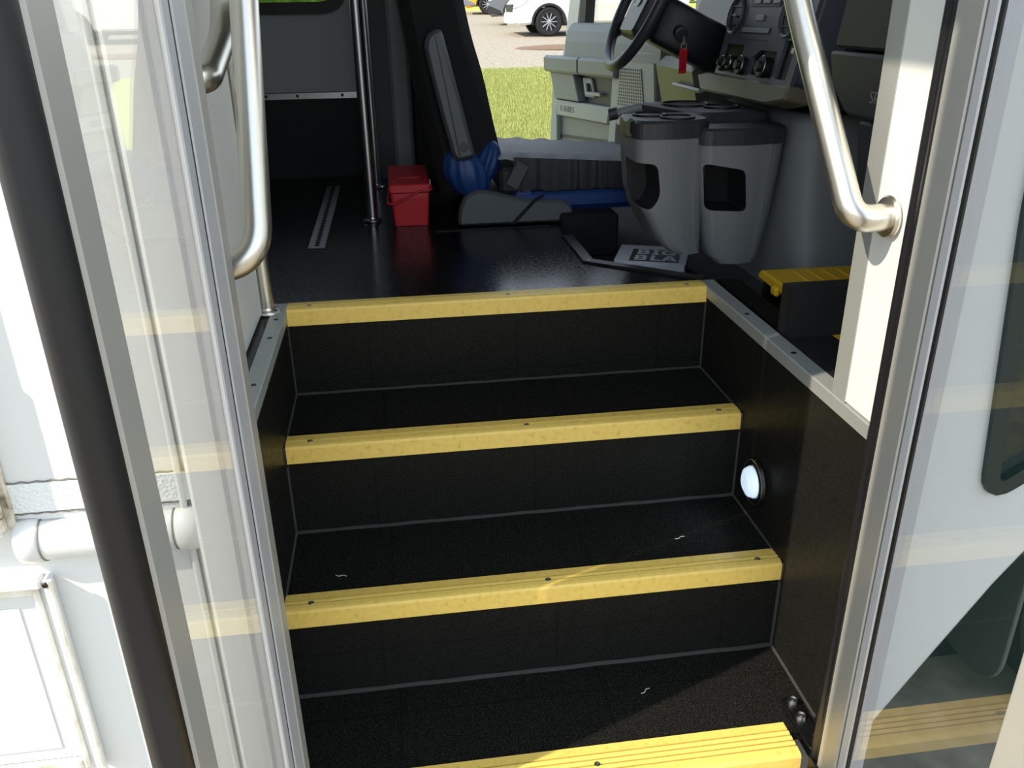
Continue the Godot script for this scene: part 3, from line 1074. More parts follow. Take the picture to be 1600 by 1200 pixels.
	for q in [[0.0, 0.009, 0.022, "outer_stile", "white_paint"], [-0.0235, 0.009, 0.010, "inner_stile", "aged_white"]]:
		st = new_st()
		span(st, Vector3(q[0] - q[1], -0.366, 0.0), Vector3(q[0], 0.004 if q[0] == 0.0 else -0.0125, q[2]), 0.003)
		put(q[3], st, M[q[4]], cd)
	st = new_st()
	tube(st, [Vector3(0.001, 0.002, 0.020), Vector3(0.001, -0.36, 0.020)], 0.0036, 8)
	put("stile_bead", st, M.aged_white, cd)
	st = new_st()
	span(st, Vector3(-0.55, -0.366, 0.0), Vector3(-0.0325, -0.345, 0.012), 0.003)
	put("bottom_rail", st, M.aged_white, cd)
	st = new_st()
	span(st, Vector3(-0.55, -0.344, 0.0), Vector3(-0.0335, -0.031, 0.004), 0.001)
	put("panel", st, M.white_paint, cd)
	st = new_st()
	span(st, Vector3(-0.55, -0.322, 0.004), Vector3(-0.056, -0.052, 0.0055), 0.0012)
	put("raised_field", st, M.white_paint, cd)
	st = new_st()
	lathe(st, [[0.0, 0.003], [0.0035, 0.0025], [0.005, 0.0]], Vector3(-0.0045, -0.004, 0.022), Vector3.BACK, 10)
	put("screw", st, M.screw_dark, cd)

# ---- outside of the bus, forward of the doorway

func build_right_outside() -> void:
	var w := structure("wall_outer_cab", "white cab side forward of the doorway")
	var outer := pv([0.985, -0.72, 1.04, -0.60, 1.13, -0.445, 1.21, -0.31, 1.275, -0.215, 1.40, -0.09, 1.60, -0.02, 1.85, -0.02, 2.1, -0.12, 2.3, -0.35, 2.3, 1.45, 0.985, 1.45])
	var win := rounded(va([1.165, -0.118, 1.30, -0.03, 1.48, 0.10, 1.50, 0.95, 1.10, 0.95, 1.122, 0.33]), 0.03, 5)
	csg_plate("skin", outer, [win], 0.03, Transform3D(Basis.IDENTITY, Vector3(0, 0, 0.735)), M.white_paint, w)
	st_edge(w)
	var g := structure("window_3", "small cab side window in a black rubber gasket")
	var wo := inset(win, -0.020)
	var wi := inset(win, 0.006)
	csg_plate("gasket", wo, [wi], 0.016, Transform3D(Basis.IDENTITY, Vector3(0, 0, 0.744)), M.door_rubber, g)
	var st := new_st()
	prism(st, inset(win, 0.004), Vector3(0, 0, 0.722), Vector3.RIGHT, Vector3.UP, Vector3.BACK, 0.005)
	put("pane", st, M.tinted_glass, g)
	# wheel well behind the fender
	var ww := structure("wall_wheel_well", "black liner of the front wheel well")
	st = new_st()
	span(st, Vector3(0.985, -0.86, 0.30), Vector3(2.35, 0.1, 0.34))
	put("liner", st, M.wall_black, ww)
	st = new_st()
	span(st, Vector3(0.985, -0.02, 0.30), Vector3(2.35, 0.0, 0.70))
	put("liner_top", st, M.wall_black, ww)
	var mf := thing("mud_flap", "dark grey round bottomed mud flap behind the front wheel", "mud flap", Vector3(1.34, -0.1, 0.57))
	st = new_st()
	prism(st, rounded(va([-0.10, 0.10, -0.10, -0.54, 0.10, -0.54, 0.10, 0.10]), 0.085, 8), Vector3.ZERO, Vector3.BACK, Vector3.UP, Vector3.RIGHT, 0.010, 0.002)
	put("flap", st, M.flap_rubber, mf)
	var fw := thing("front_wheel", "black front tyre inside the wheel well", "wheel", Vector3(1.83, -0.52, 0.47))
	wheel(fw, 0.38, 0.22, Vector3.BACK)

func st_edge(w: Node) -> void:
	# rolled fender lip along the slanting lower edge
	var st := new_st()
	tube(st, [Vector3(0.985, -0.72, 0.722), Vector3(1.04, -0.60, 0.722), Vector3(1.13, -0.445, 0.722), Vector3(1.21, -0.31, 0.722), Vector3(1.275, -0.215, 0.722), Vector3(1.40, -0.09, 0.722), Vector3(1.60, -0.02, 0.722)], 0.013, 10)
	put("fender_lip", st, M.white_paint, w)
	st = new_st()
	span(st, Vector3(0.975, -0.72, 0.60), Vector3(0.99, 1.45, 0.725), 0.003)
	put("jamb_strip", st, M.white_paint, w)

func wheel(parent: Node, r: float, wide: float, axis: Vector3) -> void:
	var st := new_st()
	var h := wide * 0.5
	lathe(st, [[r * 0.62, -h * 0.9], [r * 0.86, -h], [r * 0.97, -h * 0.8], [r, -h * 0.5], [r, h * 0.5], [r * 0.97, h * 0.8], [r * 0.86, h], [r * 0.62, h * 0.9]], Vector3.ZERO, axis, 36)
	put("tyre", st, M.tyre, parent)
	st = new_st()
	lathe(st, [[r * 0.66, h * 0.2], [r * 0.66, h * 0.92], [r * 0.60, h * 0.95], [r * 0.58, h * 0.3], [0.0, h * 0.3]], Vector3.ZERO, axis, 36)
	put("rim", st, M.car_trim, parent)
	st = new_st()
	var a := axis.normalized()
	var u := a.cross(Vector3.UP).normalized()
	for k in 10:
		var t := TAU * k / 10.0
		var d := u * cos(t) + Vector3.UP * sin(t)
		var b := Basis(d, a.cross(d).normalized(), a)
		box(st, d * r * 0.34 + a * h * 0.75, Vector3(r * 0.56, r * 0.07, h * 0.2), 0.004, b)
	lathe(st, [[r * 0.14, h * 0.5], [r * 0.14, h * 0.85], [0.0, h * 0.9]], Vector3.ZERO, axis, 16)
	put("spokes", st, M.rim_alloy, parent)

# ---- cab: engine cover

func build_cab() -> void:
	var o := thing("engine_cover", "large moulded grey engine cover behind the two bins", "engine cover", Vector3(1.51, -0.1, -0.5))
	var st := new_st()
	var rings := []
	for q in [[0.001, 0.286, 0.42, 0.06], [0.06, 0.286, 0.395, 0.07], [0.14, 0.285, 0.36, 0.08], [0.20, 0.284, 0.34, 0.08], [0.36, 0.276, 0.305, 0.08], [0.418, 0.268, 0.295, 0.08], [0.434, 0.258, 0.285, 0.075], [0.442, 0.238, 0.265, 0.06]]:
		rings.append(rring(0, 0, q[1], q[2], q[3], q[0], 6))
	loft(st, rings, 1)
	put("shell", st, M.cab_grey, o)
	# small pits and scuffs worn into the side
	var rng := RandomNumberGenerator.new()
	rng.seed = 7
	st = new_st()
	for k in 9:
		var y := rng.randf_range(0.02, 0.26)
		var x := rng.randf_range(-0.20, -0.05)
		var hz := lerpf(0.405, 0.322, y / 0.30) - 0.002
		lathe(st, [[0.0, 0.0045], [0.0035, 0.0035], [0.005, 0.0]], Vector3(x, y, hz), Vector3(0, 0.2, 1), 8)
	var sp := put("plug_marks", st, M.cab_light_grey, o)
	sp.set_meta("kind", "stuff")

# ---- the console with two bins

func ring_of(pts: Array, y: float) -> Array:
	var out := []
	for p in pts: out.append(Vector3(p.x, y, p.y))
	return out

func bin_ring(x0: float, x1: float, zb: float, zf: float, y: float) -> Array:
	var w := x1 - x0
	var pts := [Vector2(x0, zb), Vector2(x0, zf - 0.034)]
	for k in 6:
		var a := PI * 0.5 * (k + 1) / 6.0
		pts.append(Vector2(x0 + w * 0.16 * (1.0 - cos(a)), zf - 0.034 + 0.032 * sin(a)))
	for k in 5:
		var t := (k + 1) / 6.0
		pts.append(Vector2(x0 + w * lerpf(0.16, 0.74, t), zf - 0.002 + 0.007 * sin(PI * t)))
	for k in 7:
		var a := PI * 0.5 * k / 6.0
		pts.append(Vector2(x1 - w * 0.26 * (1.0 - sin(a)), zf - 0.044 + 0.042 * cos(a)))
	pts.append(Vector2(x1, zb))
	return ring_of(pts, y)

func csg_bin(called: String, rings: Array, holes: Array, parent: Node) -> void:
	var st := new_st()
	loft(st, rings, -1)
	st.generate_normals()
	var c := CSGMesh3D.new()
	c.mesh = st.commit()
	c.material = M.cab_grey
	c.name = called
	parent.add_child(c, true)
	for hl in holes:
		var p := CSGPolygon3D.new()
		p.polygon = hl[0]
		p.depth = hl[2]
		p.operation = CSGShape3D.OPERATION_SUBTRACTION
		p.material = M.cab_black
		p.name = "opening"
		c.add_child(p, true)
		p.transform = hl[1]

func build_console() -> void:
	var o := thing("console", "grey cab console of two open bins with dark cup holder tops", "console", Vector3(0, 0, 0))
	# driver side bin
	var rings := []
	for q in [[0.300, 0.842, 1.03], [0.24, 0.846, 1.03], [0.17, 0.853, 1.03], [0.12, 0.868, 1.03], [0.075, 0.893, 1.03], [0.035, 0.918, 1.03], [0.018, 0.936, 1.03], [0.008, 0.955, 1.03]]:
		rings.append(bin_ring(q[1], q[2], -0.42, -0.252, q[0]))
	var hole := rounded(va([0.78, 0.245, 0.895, 0.238, 0.906, 0.160, 0.885, 0.122, 0.78, 0.160]), 0.018, 4)
	csg_bin("bin", rings, [[hole, Transform3D(Basis.IDENTITY, Vector3(0, 0, -0.2)), 0.17]], o)
	rings = []
	for q in [[0.285, 0.998, 1.222], [0.20, 1.006, 1.215], [0.10, 1.022, 1.203], [0.03, 1.034, 1.19], [0.0, 1.045, 1.184], [-0.018, 1.062, 1.172]]:
		rings.append(bin_ring(q[1], q[2], -0.40, -0.232, q[0]))
	hole = rounded(va([1.008, 0.238, 1.112, 0.220, 1.124, 0.118, 1.022, 0.122]), 0.016, 4)
	csg_bin("bin", rings, [[hole, Transform3D(Basis.IDENTITY, Vector3(0, 0, -0.2)), 0.15]], o)
	# dark tops with cup wells
	var st := new_st()
	loft(st, [bin_ring(0.840, 1.032, -0.42, -0.250, 0.297), bin_ring(0.840, 1.032, -0.42, -0.250, 0.333), bin_ring(0.846, 1.026, -0.415, -0.257, 0.340)], -1)
	var top := put("cup_top", st, M.cab_dark, o)
	for q in [[0.905, -0.375], [0.955, -0.305]]:
		st = new_st()
		lathe(st, [[0.044, 0.0], [0.044, 0.004], [0.039, 0.005], [0.036, 0.0012], [0.0, 0.001]], Vector3(q[0], 0.340, q[1]), Vector3.UP, 28)
		put("cup_well", st, M.hole_black, top)
	st = new_st()
	box(st, Vector3(0.838, 0.318, -0.325), Vector3(0.022, 0.048, 0.055), 0.008)
	put("mug_slot_bridge", st, M.dash_tan, top)
	for z in [-0.292, -0.362]:
		st = new_st()
		box(st, Vector3(0.8385, 0.322, z), Vector3(0.010, 0.032, 0.016), 0.004)
		put("mug_slot", st, M.hole_black, top)
	st = new_st()
	loft(st, [bin_ring(0.996, 1.224, -0.40, -0.230, 0.280), bin_ring(0.996, 1.224, -0.40, -0.230, 0.314), bin_ring(1.002, 1.218, -0.395, -0.236, 0.320)], -1)
	put("bin_rim", st, M.cab_dark, o)
	# tray behind the bins
	st = new_st()
	loft(st, [ring_of(Array(rounded(va([0.955, -0.66, 1.22, -0.66, 1.22, -0.36, 1.04, -0.36]), 0.02, 3)), 0.27), ring_of(Array(rounded(va([0.955, -0.66, 1.22, -0.66, 1.22, -0.36, 1.04, -0.36]), 0.02, 3)), 0.338), ring_of(Array(rounded(va([0.965, -0.652, 1.212, -0.652, 1.212, -0.368, 1.046, -0.368]), 0.02, 3)), 0.343)], -1)
	var tray := put("tray", st, M.cab_dark, o)
	for q in [[1.06, -0.56, 0.058], [1.13, -0.47, 0.040]]:
		st = new_st()
		lathe(st, [[q[2] + 0.008, 0.0], [q[2] + 0.008, 0.005], [q[2] + 0.003, 0.006], [q[2], 0.0015], [0.0, 0.001]], Vector3(q[0], 0.343, q[1]), Vector3.UP, 28)
		put("cup_well", st, M.hole_black, tray)
	# lever sticking out on the driver's side
	st = new_st()
	tube(st, [Vector3(0.95, 0.335, -0.60), Vector3(0.875, 0.318, -0.62)], 0.013, 14)
	var lv := put("lever", st, M.cab_mid_grey, o)
	st = new_st()
	tube(st, [Vector3(0.885, 0.320, -0.6175), Vector3(0.862, 0.315, -0.6235)], 0.017, 14)
	put("lever_knob", st, M.cab_dark, lv)

# ---- dashboard

const DO := Vector3(1.2, 0.42, 0.0)
const DY := Vector3(0.215, 0.977, 0.0)
const DN := Vector3(-0.977, 0.215, 0.0)

func dp(z: float, h: float, n := 0.0) -> Vector3:
	return DO + DY * h + Vector3(0, 0, z) + DN * n

func dpoly(st: SurfaceTool, list: Array, n0: float, depth: float, r := 0.0, bev := 0.0) -> void:
	var p := pv(list) if r <= 0.0 else rounded(va(list), r, 3)
	prism(st, p, DO + DN * n0, Vector3.BACK, DY, DN, depth, bev)

func build_dash() -> void:
	var o := thing("dashboard", "dark cab dashboard with round air vents and control knobs", "dashboard", Vector3.ZERO)
	var st := new_st()
	# main body behind
	prism(st, pv([1.27, 0.37, 1.36, 0.62, 1.45, 0.72, 1.9, 0.80, 2.19, 0.80, 2.19, 0.37]), Vector3(0, 0, -1.33), Vector3.RIGHT, Vector3.UP, Vector3.BACK, 1.95, 0.01)
	put("body", st, M.cab_black, o)
	# centre stack
	var stack := new_st()
	prism(stack, rounded(va([-0.735, -0.012, -0.235, -0.012, -0.200, 0.10, -0.200, 0.34, -0.70, 0.34, -0.71, 0.10]), 0.015, 3), DO - DN * 0.13, Vector3.BACK, DY, DN, 0.12, 0.004)
	put("stack_body", stack, M.dash_blue_grey, o)
	st = new_st()
	dpoly(st, [-0.82, -0.020, -0.765, -0.062, -0.30, -0.058, -0.20, -0.040, -0.195, -0.004, -0.235, -0.008, -0.74, -0.008], -0.055, 0.07, 0.01, 0.005)
	put("lower_lip", st, M.dash_tan, o)
	# face plate with bays left open, drawn in four pieces round the bays
	var face := new_st()
	for q in [[-0.72, 0.075, -0.56, 0.34], [-0.56, 0.066, -0.32, 0.34], [-0.32, 0.094, -0.205, 0.34], [-0.56, -0.008, -0.485, 0.066], [-0.345, -0.008, -0.318, 0.094], [-0.255, -0.008, -0.222, 0.094], [-0.485, -0.008, -0.345, 0.004], [-0.318, -0.008, -0.255, 0.004], [-0.72, -0.008, -0.70, 0.075], [-0.70, -0.008, -0.56, 0.0]]:
		dpoly(face, [q[0], q[1], q[2], q[1], q[2], q[3], q[0], q[3]], -0.012, 0.012)
	put("face_plate", face, M.dash_blue_grey, o)
	for q in [[-0.70, 0.0, -0.56, 0.075], [-0.485, 0.004, -0.345, 0.066], [-0.318, 0.004, -0.255, 0.094]]:
		st = new_st()
		dpoly(st, [q[0], q[1], q[2], q[1], q[2], q[3], q[0], q[3]], -0.011, 0.0015)
		put("bay_back", st, M.hole_black, o)
	st = new_st()
	dpoly(st, [-0.486, 0.046, -0.486, 0.067, -0.44, 0.067], -0.009, 0.0095)
	put("bay_corner", st, M.dash_blue_grey, o)
	for q in [[-0.655, 0.022, 0.018], [-0.605, 0.025, 0.018], [-0.525, 0.022, 0.024], [-0.385, 0.026, 0.026]]:
		st = new_st()
		lathe(st, [[q[2], -0.01], [q[2], 0.014], [q[2] * 0.9, 0.017], [q[2] * 0.55, 0.018], [q[2] * 0.5, 0.026], [0.0, 0.027]], dp(q[0], q[1]), DN, 26)
		var kb := put("control_knob", st, M.cab_black, o)
		st = new_st()
		lathe(st, [[q[2] * 1.02, 0.012], [q[2] * 1.06, 0.0145], [q[2] * 1.0, 0.0165], [q[2] * 0.96, 0.0145], [q[2] * 1.02, 0.012]], dp(q[0], q[1]), DN, 26)
		put("knob_ring", st, M.chrome_dull, kb)
	# buttons and seams
	st = new_st()
	dpoly(st, [-0.530, 0.136, -0.480, 0.136, -0.478, 0.151, -0.527, 0.151], 0.0, 0.005, 0.003, 0.0012)
	put("button", st, M.button_grey, o)
	st = new_st()
	dpoly(st, [-0.604, 0.1035, -0.422, 0.1035, -0.422, 0.1205, -0.604, 0.1205], 0.0, 0.0012)
	put("button_slot", st, M.hole_black, o)
	for k in 4:
		st = new_st()
		var z := -0.598 + 0.0435 * k
		dpoly(st, [z, 0.1065, z + 0.0425, 0.1065, z + 0.0425, 0.118, z, 0.118], 0.001, 0.004, 0.002, 0.001)
		put("button", st, M.button_grey, o)
	st = new_st()
	dpoly(st, [-0.612, 0.088, -0.418, 0.088, -0.418, 0.090, -0.610, 0.090], 0.0, 0.0006)
	dpoly(st, [-0.612, 0.088, -0.609, 0.088, -0.601, 0.172, -0.604, 0.172], 0.0, 0.0006)
	put("panel_seam", st, M.hole_black, o)
	st = new_st()
	dpoly(st, [-0.59, 0.170, -0.40, 0.170, -0.385, 0.20, -0.385, 0.29, -0.59, 0.29], 0.0, 0.002, 0.01)
	var rad := put("radio_front", st, M.hole_black, o)
	for k in 3:
		st = new_st()
		var z := -0.565 + 0.06 * k
		dpoly(st, [z, 0.178, z + 0.04, 0.178, z + 0.04, 0.28, z, 0.28], 0.002, 0.003, 0.004)
		put("radio_key", st, M.button_grey, rad)
	st = new_st()
	dpoly(st, [-0.283, 0.066, -0.266, 0.066, -0.266, 0.079, -0.283, 0.079], -0.0095, 0.004, 0.003)
	put("switch_mark", st, M.car_lamp, o)
	# round vents
	for q in [[-0.672, 0.148, 0.047], [-0.322, 0.150, 0.050]]:
		var c := dp(q[0], q[1])
		st = new_st()
		lathe(st, [[q[2] * 0.86, 0.0], [q[2], 0.0], [q[2] * 1.08, 0.004], [q[2] * 1.0, 0.009], [q[2] * 0.9, 0.006], [q[2] * 0.86, 0.0]], c, DN, 36)
		var v := put("air_vent", st, M.dash_blue_grey, o)
		st = new_st()
		lathe(st, [[q[2] * 0.88, 0.0015], [0.0, 0.0010]], c, DN, 30)
		put("vent_throat", st, M.hole_black, v)
		for k in 3:
			st = new_st()
			var h: float = (k - 1) * q[2] * 0.5
			var half: float = sqrt(maxf(q[2] * q[2] * 0.7 - h * h, 0.0))
			dpoly(st, [q[0] - half, q[1] + h - 0.0015, q[0] + half, q[1] + h - 0.0015, q[0] + half, q[1] + h + 0.0015, q[0] - half, q[1] + h + 0.0015], 0.002, 0.003)
			put("vent_blade", st, M.cab_black, v)
		st = new_st()
		dpoly(st, [q[0] - 0.006, q[1] - 0.003, q[0] + 0.008, q[1] - 0.003, q[0] + 0.008, q[1] + 0.004, q[0] - 0.006, q[1] + 0.004], 0.004, 0.005, 0.001)
		put("vent_tab", st, M.button_grey, v)
	# passenger side airbag panels
	st = new_st()
	prism(st, rounded(va([-0.045, 0.506, 0.62, 0.506, 0.62, 0.75, 0.02, 0.75, -0.02, 0.60]), 0.015, 3), Vector3(1.205, 0, 0), Vector3.BACK, Vector3.UP, Vector3.RIGHT, 0.2, 0.006)
	put("upper_pad", st, M.cab_dark, o)
	st = new_st()
	prism(st, rounded(va([-0.05, 0.500, 0.62, 0.500, 0.62, 0.375, 0.05, 0.380, -0.02, 0.43]), 0.012, 3), Vector3(1.198, 0, 0), Vector3.BACK, Vector3.UP, Vector3.RIGHT, 0.2, 0.006)
	var gb := put("airbag_door", st, M.cab_dark, o)
	text("lettering", "SRS", 0.022, M.cab_mid_grey, gb, Transform3D(Basis(Vector3.BACK, Vector3.UP, Vector3.LEFT), Vector3(1.1975, 0.421, 0.165)), 0.0015)
	st = new_st()
	prism(st, rounded(va([0.04, 0.365, 0.62, 0.360, 0.62, 0.12, 0.10, 0.12]), 0.012, 3), Vector3(1.235, 0, 0), Vector3.BACK, Vector3.UP, Vector3.RIGHT, 0.2, 0.006)
	tag(put("glove_box", st, M.cab_dark), "dark glove box under the airbag panel", "glove box")
	# knee panel beside the engine cover
	st = new_st()
	prism(st, pv([1.235, 0.27, 1.205, 0.40, 1.24, 0.43, 1.266, 0.43, 1.266, 0.20]), Vector3(0, 0, -1.33), Vector3.RIGHT, Vector3.UP, Vector3.BACK, 0.40, 0.006)
	var kp := thing("knee_panel", "olive grey knee panel under the steering column", "panel")
	put("panel", st, M.dash_tan, kp)
	st = new_st()
	prism(st, pv([1.200, 0.345, 1.194, 0.352, 1.200, 0.358, 1.22, 0.352]), Vector3(0, 0, -1.10), Vector3.RIGHT, Vector3.UP, Vector3.BACK, 0.26)
	put("knee_rib", st, M.cab_light_grey, kp)

# ---- steering

func build_steering() -> void:
	var c := Vector3(1.03, 0.60, -0.93)
	var ax := Vector3(-0.9, 0.435, 0).normalized()
	var up := Vector3(0.435, 0.9, 0).normalized()
	var o := thing("steering_wheel", "black steering wheel with padded hub on a dark column", "steering wheel", c)
	var st := new_st()
	var ring := []
	for k in 41:
		var t := TAU * k / 40.0
		ring.append((up * cos(t) + Vector3.BACK * sin(t)) * 0.195)
	tube(st, ring, 0.0165, 14, false)
	put("rim", st, M.cab_dark, o)
	st = new_st()
	var hub := []
	for p in rounded(va([-0.085, -0.10, 0.085, -0.10, 0.10, 0.06, 0.06, 0.095, -0.06, 0.095, -0.10, 0.06]), 0.03, 4): hub.append(p)
	prism(st, PackedVector2Array(hub), ax * -0.045, Vector3.BACK, up, ax, 0.055, 0.014, 1)
	var hb := put("hub", st, M.cab_dark, o)
	st = new_st()
	lathe(st, [[0.030, 0.0], [0.028, 0.003], [0.0, 0.004]], ax * 0.010 - up * 0.0, ax, 28, 1, 0.45)
	put("badge", st, M.dash_blue_grey, hb)
	st = new_st()
	lathe(st, [[0.031, 0.0], [0.0335, 0.0025], [0.031, 0.004], [0.029, 0.0025]], ax * 0.010, ax, 28, 1, 0.45)
	put("badge_ring", st, M.chrome_dull, hb)
	for q in [[-0.13, -0.055], [0.13, -0.055]]:
		st = new_st()
		var d: Vector3 = Vector3.BACK * q[0] + up * q[1]
		var b := Basis(d.normalized(), ax.cross(d.normalized()), ax)
		box(st, d * 0.95 - ax * 0.016, Vector3(0.13, 0.055, 0.018), 0.007, b)
		put("spoke", st, M.cab_black, o)
	var cl := thing("steering_column", "black steering column shroud under the wheel", "steering column", c - ax * 0.05)
	st = new_st()
	prism(st, rounded(va([-0.07, -0.085, 0.07, -0.09, 0.08, 0.05, -0.08, 0.05]), 0.03, 4), Vector3.ZERO, Vector3.BACK, up, -ax, 0.30, 0.012, 1)
	put("shroud", st, M.cab_black, cl)
	st = new_st()
	lathe(st, [[0.020, 0.0], [0.020, 0.03], [0.014, 0.034], [0.0, 0.034]], -ax * 0.06 + Vector3(0, -0.03, 0.065), Vector3(0, -0.25, 1), 18)
	put("ignition_barrel", st, M.cab_dark, cl)
	# red key tag
	var k := thing("key_tag", "red printed tag hanging from the ignition key", "key tag", Vector3(1.112, 0.497, -0.755))
	st = new_st()
	box(st, Vector3(0, -0.053, 0), Vector3(0.026, 0.068, 0.002), 0.0006, Basis(Vector3.UP, 0.25))
	var tg := put("tag", st, M.tag_red, k)
	st = new_st()
	for j in 7:
		box(st, Basis(Vector3.UP, 0.25) * Vector3(0, -0.032 - 0.0075 * j, 0.0012), Vector3(0.017, 0.0022, 0.0006), 0.0, Basis(Vector3.UP, 0.25))
	put("printed_lines", st, M.tag_dark_red, tg)
	st = new_st()
	var loop := []
	for j in 17:
		var t := TAU * j / 16.0
		loop.append(Vector3(cos(t) * 0.008, -0.012 + sin(t) * 0.010, 0))
	tube(st, loop, 0.0012, 6, false)
	put("key_ring", st, M.chrome_dull, k)
	st = new_st()
	box(st, Vector3(0.0, 0.004, 0.0), Vector3(0.004, 0.024, 0.020), 0.0015)
	put("key", st, M.screw_steel, k)

# ---- driver seat

func pleated(st: SurfaceTool, c: Vector3, r: Vector3, folds: int, depth: float, lean: float) -> void:
	var n := 48
	var m := 14
	var rows := []
	for j in m + 1:
		var v := PI * j / m
		var row := []
		for k in n:
			var u := TAU * k / n
			var w := 1.0 + depth * sin(folds * u + sin(v * 2.0) * 1.2) * sin(v)
			row.append(c + Vector3(cos(u) * sin(v) * r.x * w + cos(v) * lean, cos(v) * r.y, sin(u) * sin(v) * r.z * w))
		rows.append(row)
	for j in m:
		for k in n:
			var k2 := (k + 1) % n
			var mid: Vector3 = (rows[j][k] + rows[j + 1][k2]) * 0.5
			quad(st, rows[j][k], rows[j][k2], rows[j + 1][k2], rows[j + 1][k], mid - c, 1)

func build_driver_seat() -> void:
	var o := thing("driver_seat", "black driver seat with grey vinyl cushion, blue covers and raised armrest", "seat", Vector3(0, 0, 0))
	var st := new_st()
	# black box it stands on
	span(st, Vector3(0.735, -0.098, -1.15), Vector3(0.908, 0.032, -0.64), 0.008)
	put("pedestal", st, M.seat_black, o)
	st = new_st()
	span(st, Vector3(0.45, 0.002, -1.15), Vector3(0.735, 0.06, -0.74), 0.008)
	put("pedestal", st, M.seat_black, o)
	st = new_st()
	prism(st, rounded(va([0.432, 0.004, 0.436, 0.05, 0.452, 0.088, 0.489, 0.109, 0.545, 0.098, 0.63, 0.076, 0.70, 0.070, 0.755, 0.067, 0.776, 0.048, 0.776, 0.018, 0.766, 0.004]), 0.012, 3), Vector3(0, 0, -0.735), Vector3.RIGHT, Vector3.UP, Vector3.BACK, 0.055, 0.008, 1)
	var v := put("side_valance", st, M.seat_plastic, o)
	st = new_st()
	prism(st, pv([0.585, 0.004, 0.60, 0.004, 0.665, 0.071, 0.69, 0.084, 0.685, 0.090, 0.655, 0.074]), Vector3(0, 0, -0.6805), Vector3.RIGHT, Vector3.UP, Vector3.BACK, 0.003)
	put("valance_strap", st, M.seat_black, v)
	# backrest
	st = new_st()
	prism(st, rounded(va([0.39, 0.06, 0.52, 0.10, 0.574, 0.187, 0.548, 0.30, 0.524, 0.42, 0.494, 0.52, 0.474, 0.62, 0.44, 0.85, 0.40, 1.0, 0.28, 1.0, 0.26, 0.85, 0.33, 0.4, 0.37, 0.2]), 0.04, 4), Vector3(0, 0, -1.19), Vector3.RIGHT, Vector3.UP, Vector3.BACK, 0.46, 0.03, 1)
	put("backrest", st, M.seat_black, o)
	# armrest turned up
	st = new_st()
	prism(st, rounded(va([0.358, 0.50, 0.368, 0.53, 0.392, 0.545, 0.408, 0.540, 0.487, 0.212, 0.482, 0.202, 0.436, 0.194, 0.424, 0.206, 0.396, 0.32, 0.374, 0.42]), 0.012, 3), Vector3(0, 0, -0.725), Vector3.RIGHT, Vector3.UP, Vector3.BACK, 0.05, 0.010, 1)
	var ar := put("armrest", st, M.seat_plastic, o)
	st = new_st()
	prism(st, pv([0.3865, 0.527, 0.3895, 0.527, 0.4455, 0.204, 0.4415, 0.204]), Vector3(0, 0, -0.680), Vector3.RIGHT, Vector3.UP, Vector3.BACK, 0.0056)
	put("armrest_seam", st, M.hole_black, ar)
	st = new_st()
	lathe(st, [[0.014, 0.0], [0.014, 0.0015], [0.0122, 0.0015], [0.0118, 0.0006], [0.0, 0.0006]], Vector3(0.456, 0.232, -0.6752), Vector3.BACK, 24)
	put("pivot_cap", st, M.cab_dark, ar)
	# blue cover bunched round the hinge
	st = new_st()
	pleated(st, Vector3(0.466, 0.150, -0.735), Vector3(0.066, 0.074, 0.048), 11, 0.05, -0.020)
	put("hinge_cover", st, M.seat_blue, o)
	st = new_st()
	pleated(st, Vector3(0.530, 0.178, -0.745), Vector3(0.036, 0.062, 0.042), 8, 0.06, 0.012)
	put("hinge_cover", st, M.seat_blue, o)
	st = new_st()
	prism(st, rounded(va([0.592, 0.060, 0.652, 0.060, 0.668, 0.075, 0.636, 0.135, 0.622, 0.135]), 0.008, 3), Vector3(0, 0, -0.74), Vector3.RIGHT, Vector3.UP, Vector3.BACK, 0.04, 0.006, 1)
	put("side_cover", st, M.seat_blue, o)
	# cushion: grey vinyl top, gathered skirt, blue foot
	st = new_st()
	var nx := 20
	var nz := 8
	var grid := []
	for i in nx + 1:
		var row := []
		for j in nz + 1:
			var x := lerpf(0.555, 1.02, float(i) / nx)
			var z := lerpf(-0.695, -1.10, float(j) / nz)
			var e := 0.0
			if j == 0: e = -0.012
			if i == nx: e -= 0.015
			row.append(Vector3(x, 0.208 - 0.032 * float(i) / nx - 0.02 * absf(j - 4.0) / 4.0 * 0.3 + 0.004 * sin(i * 1.7 + j * 2.3) + e, z))
		grid.append(row)
	for i in nx:
		for j in nz:
			quad(st, grid[i][j], grid[i + 1][j], grid[i + 1][j + 1], grid[i][j + 1], Vector3.UP, 1)
	put("cushion_top", st, M.seat_grey_vinyl, o)
	st = new_st()
	var cols := 120
	for i in cols:
		var qs := []
		for k in 2:
			var tt := float(i + k) / cols
			var x := lerpf(0.60, 1.02, tt)
			var amp := 0.0045 * absf(sin(tt * 9.0) * sin(tt * 23.0 + 1.0))
			var ph := tt * 70.0 + 6.0 * sin(tt * 11.0) + 2.5 * sin(tt * 29.0)
			var top := 0.200 - 0.032 * ((x - 0.555) / 0.465)
			qs.append([Vector3(x, top, -0.693), Vector3(x, (top + 0.10) * 0.5, -0.690 + amp * sin(ph)), Vector3(x, 0.098 + 0.004 * sin(ph * 0.5), -0.695 + amp * 0.6 * sin(ph + 0.6))])
		for r in 2:
			quad(st, qs[0][r], qs[1][r], qs[1][r + 1], qs[0][r + 1], Vector3.BACK, 1)
	put("gathered_skirt", st, M.seat_skirt, o)
	st = new_st()
	span(st, Vector3(0.56, 0.09, -1.09), Vector3(1.005, 0.165, -0.70), 0.01)
	put("cushion_core", st, M.seat_skirt, o)
	st = new_st()
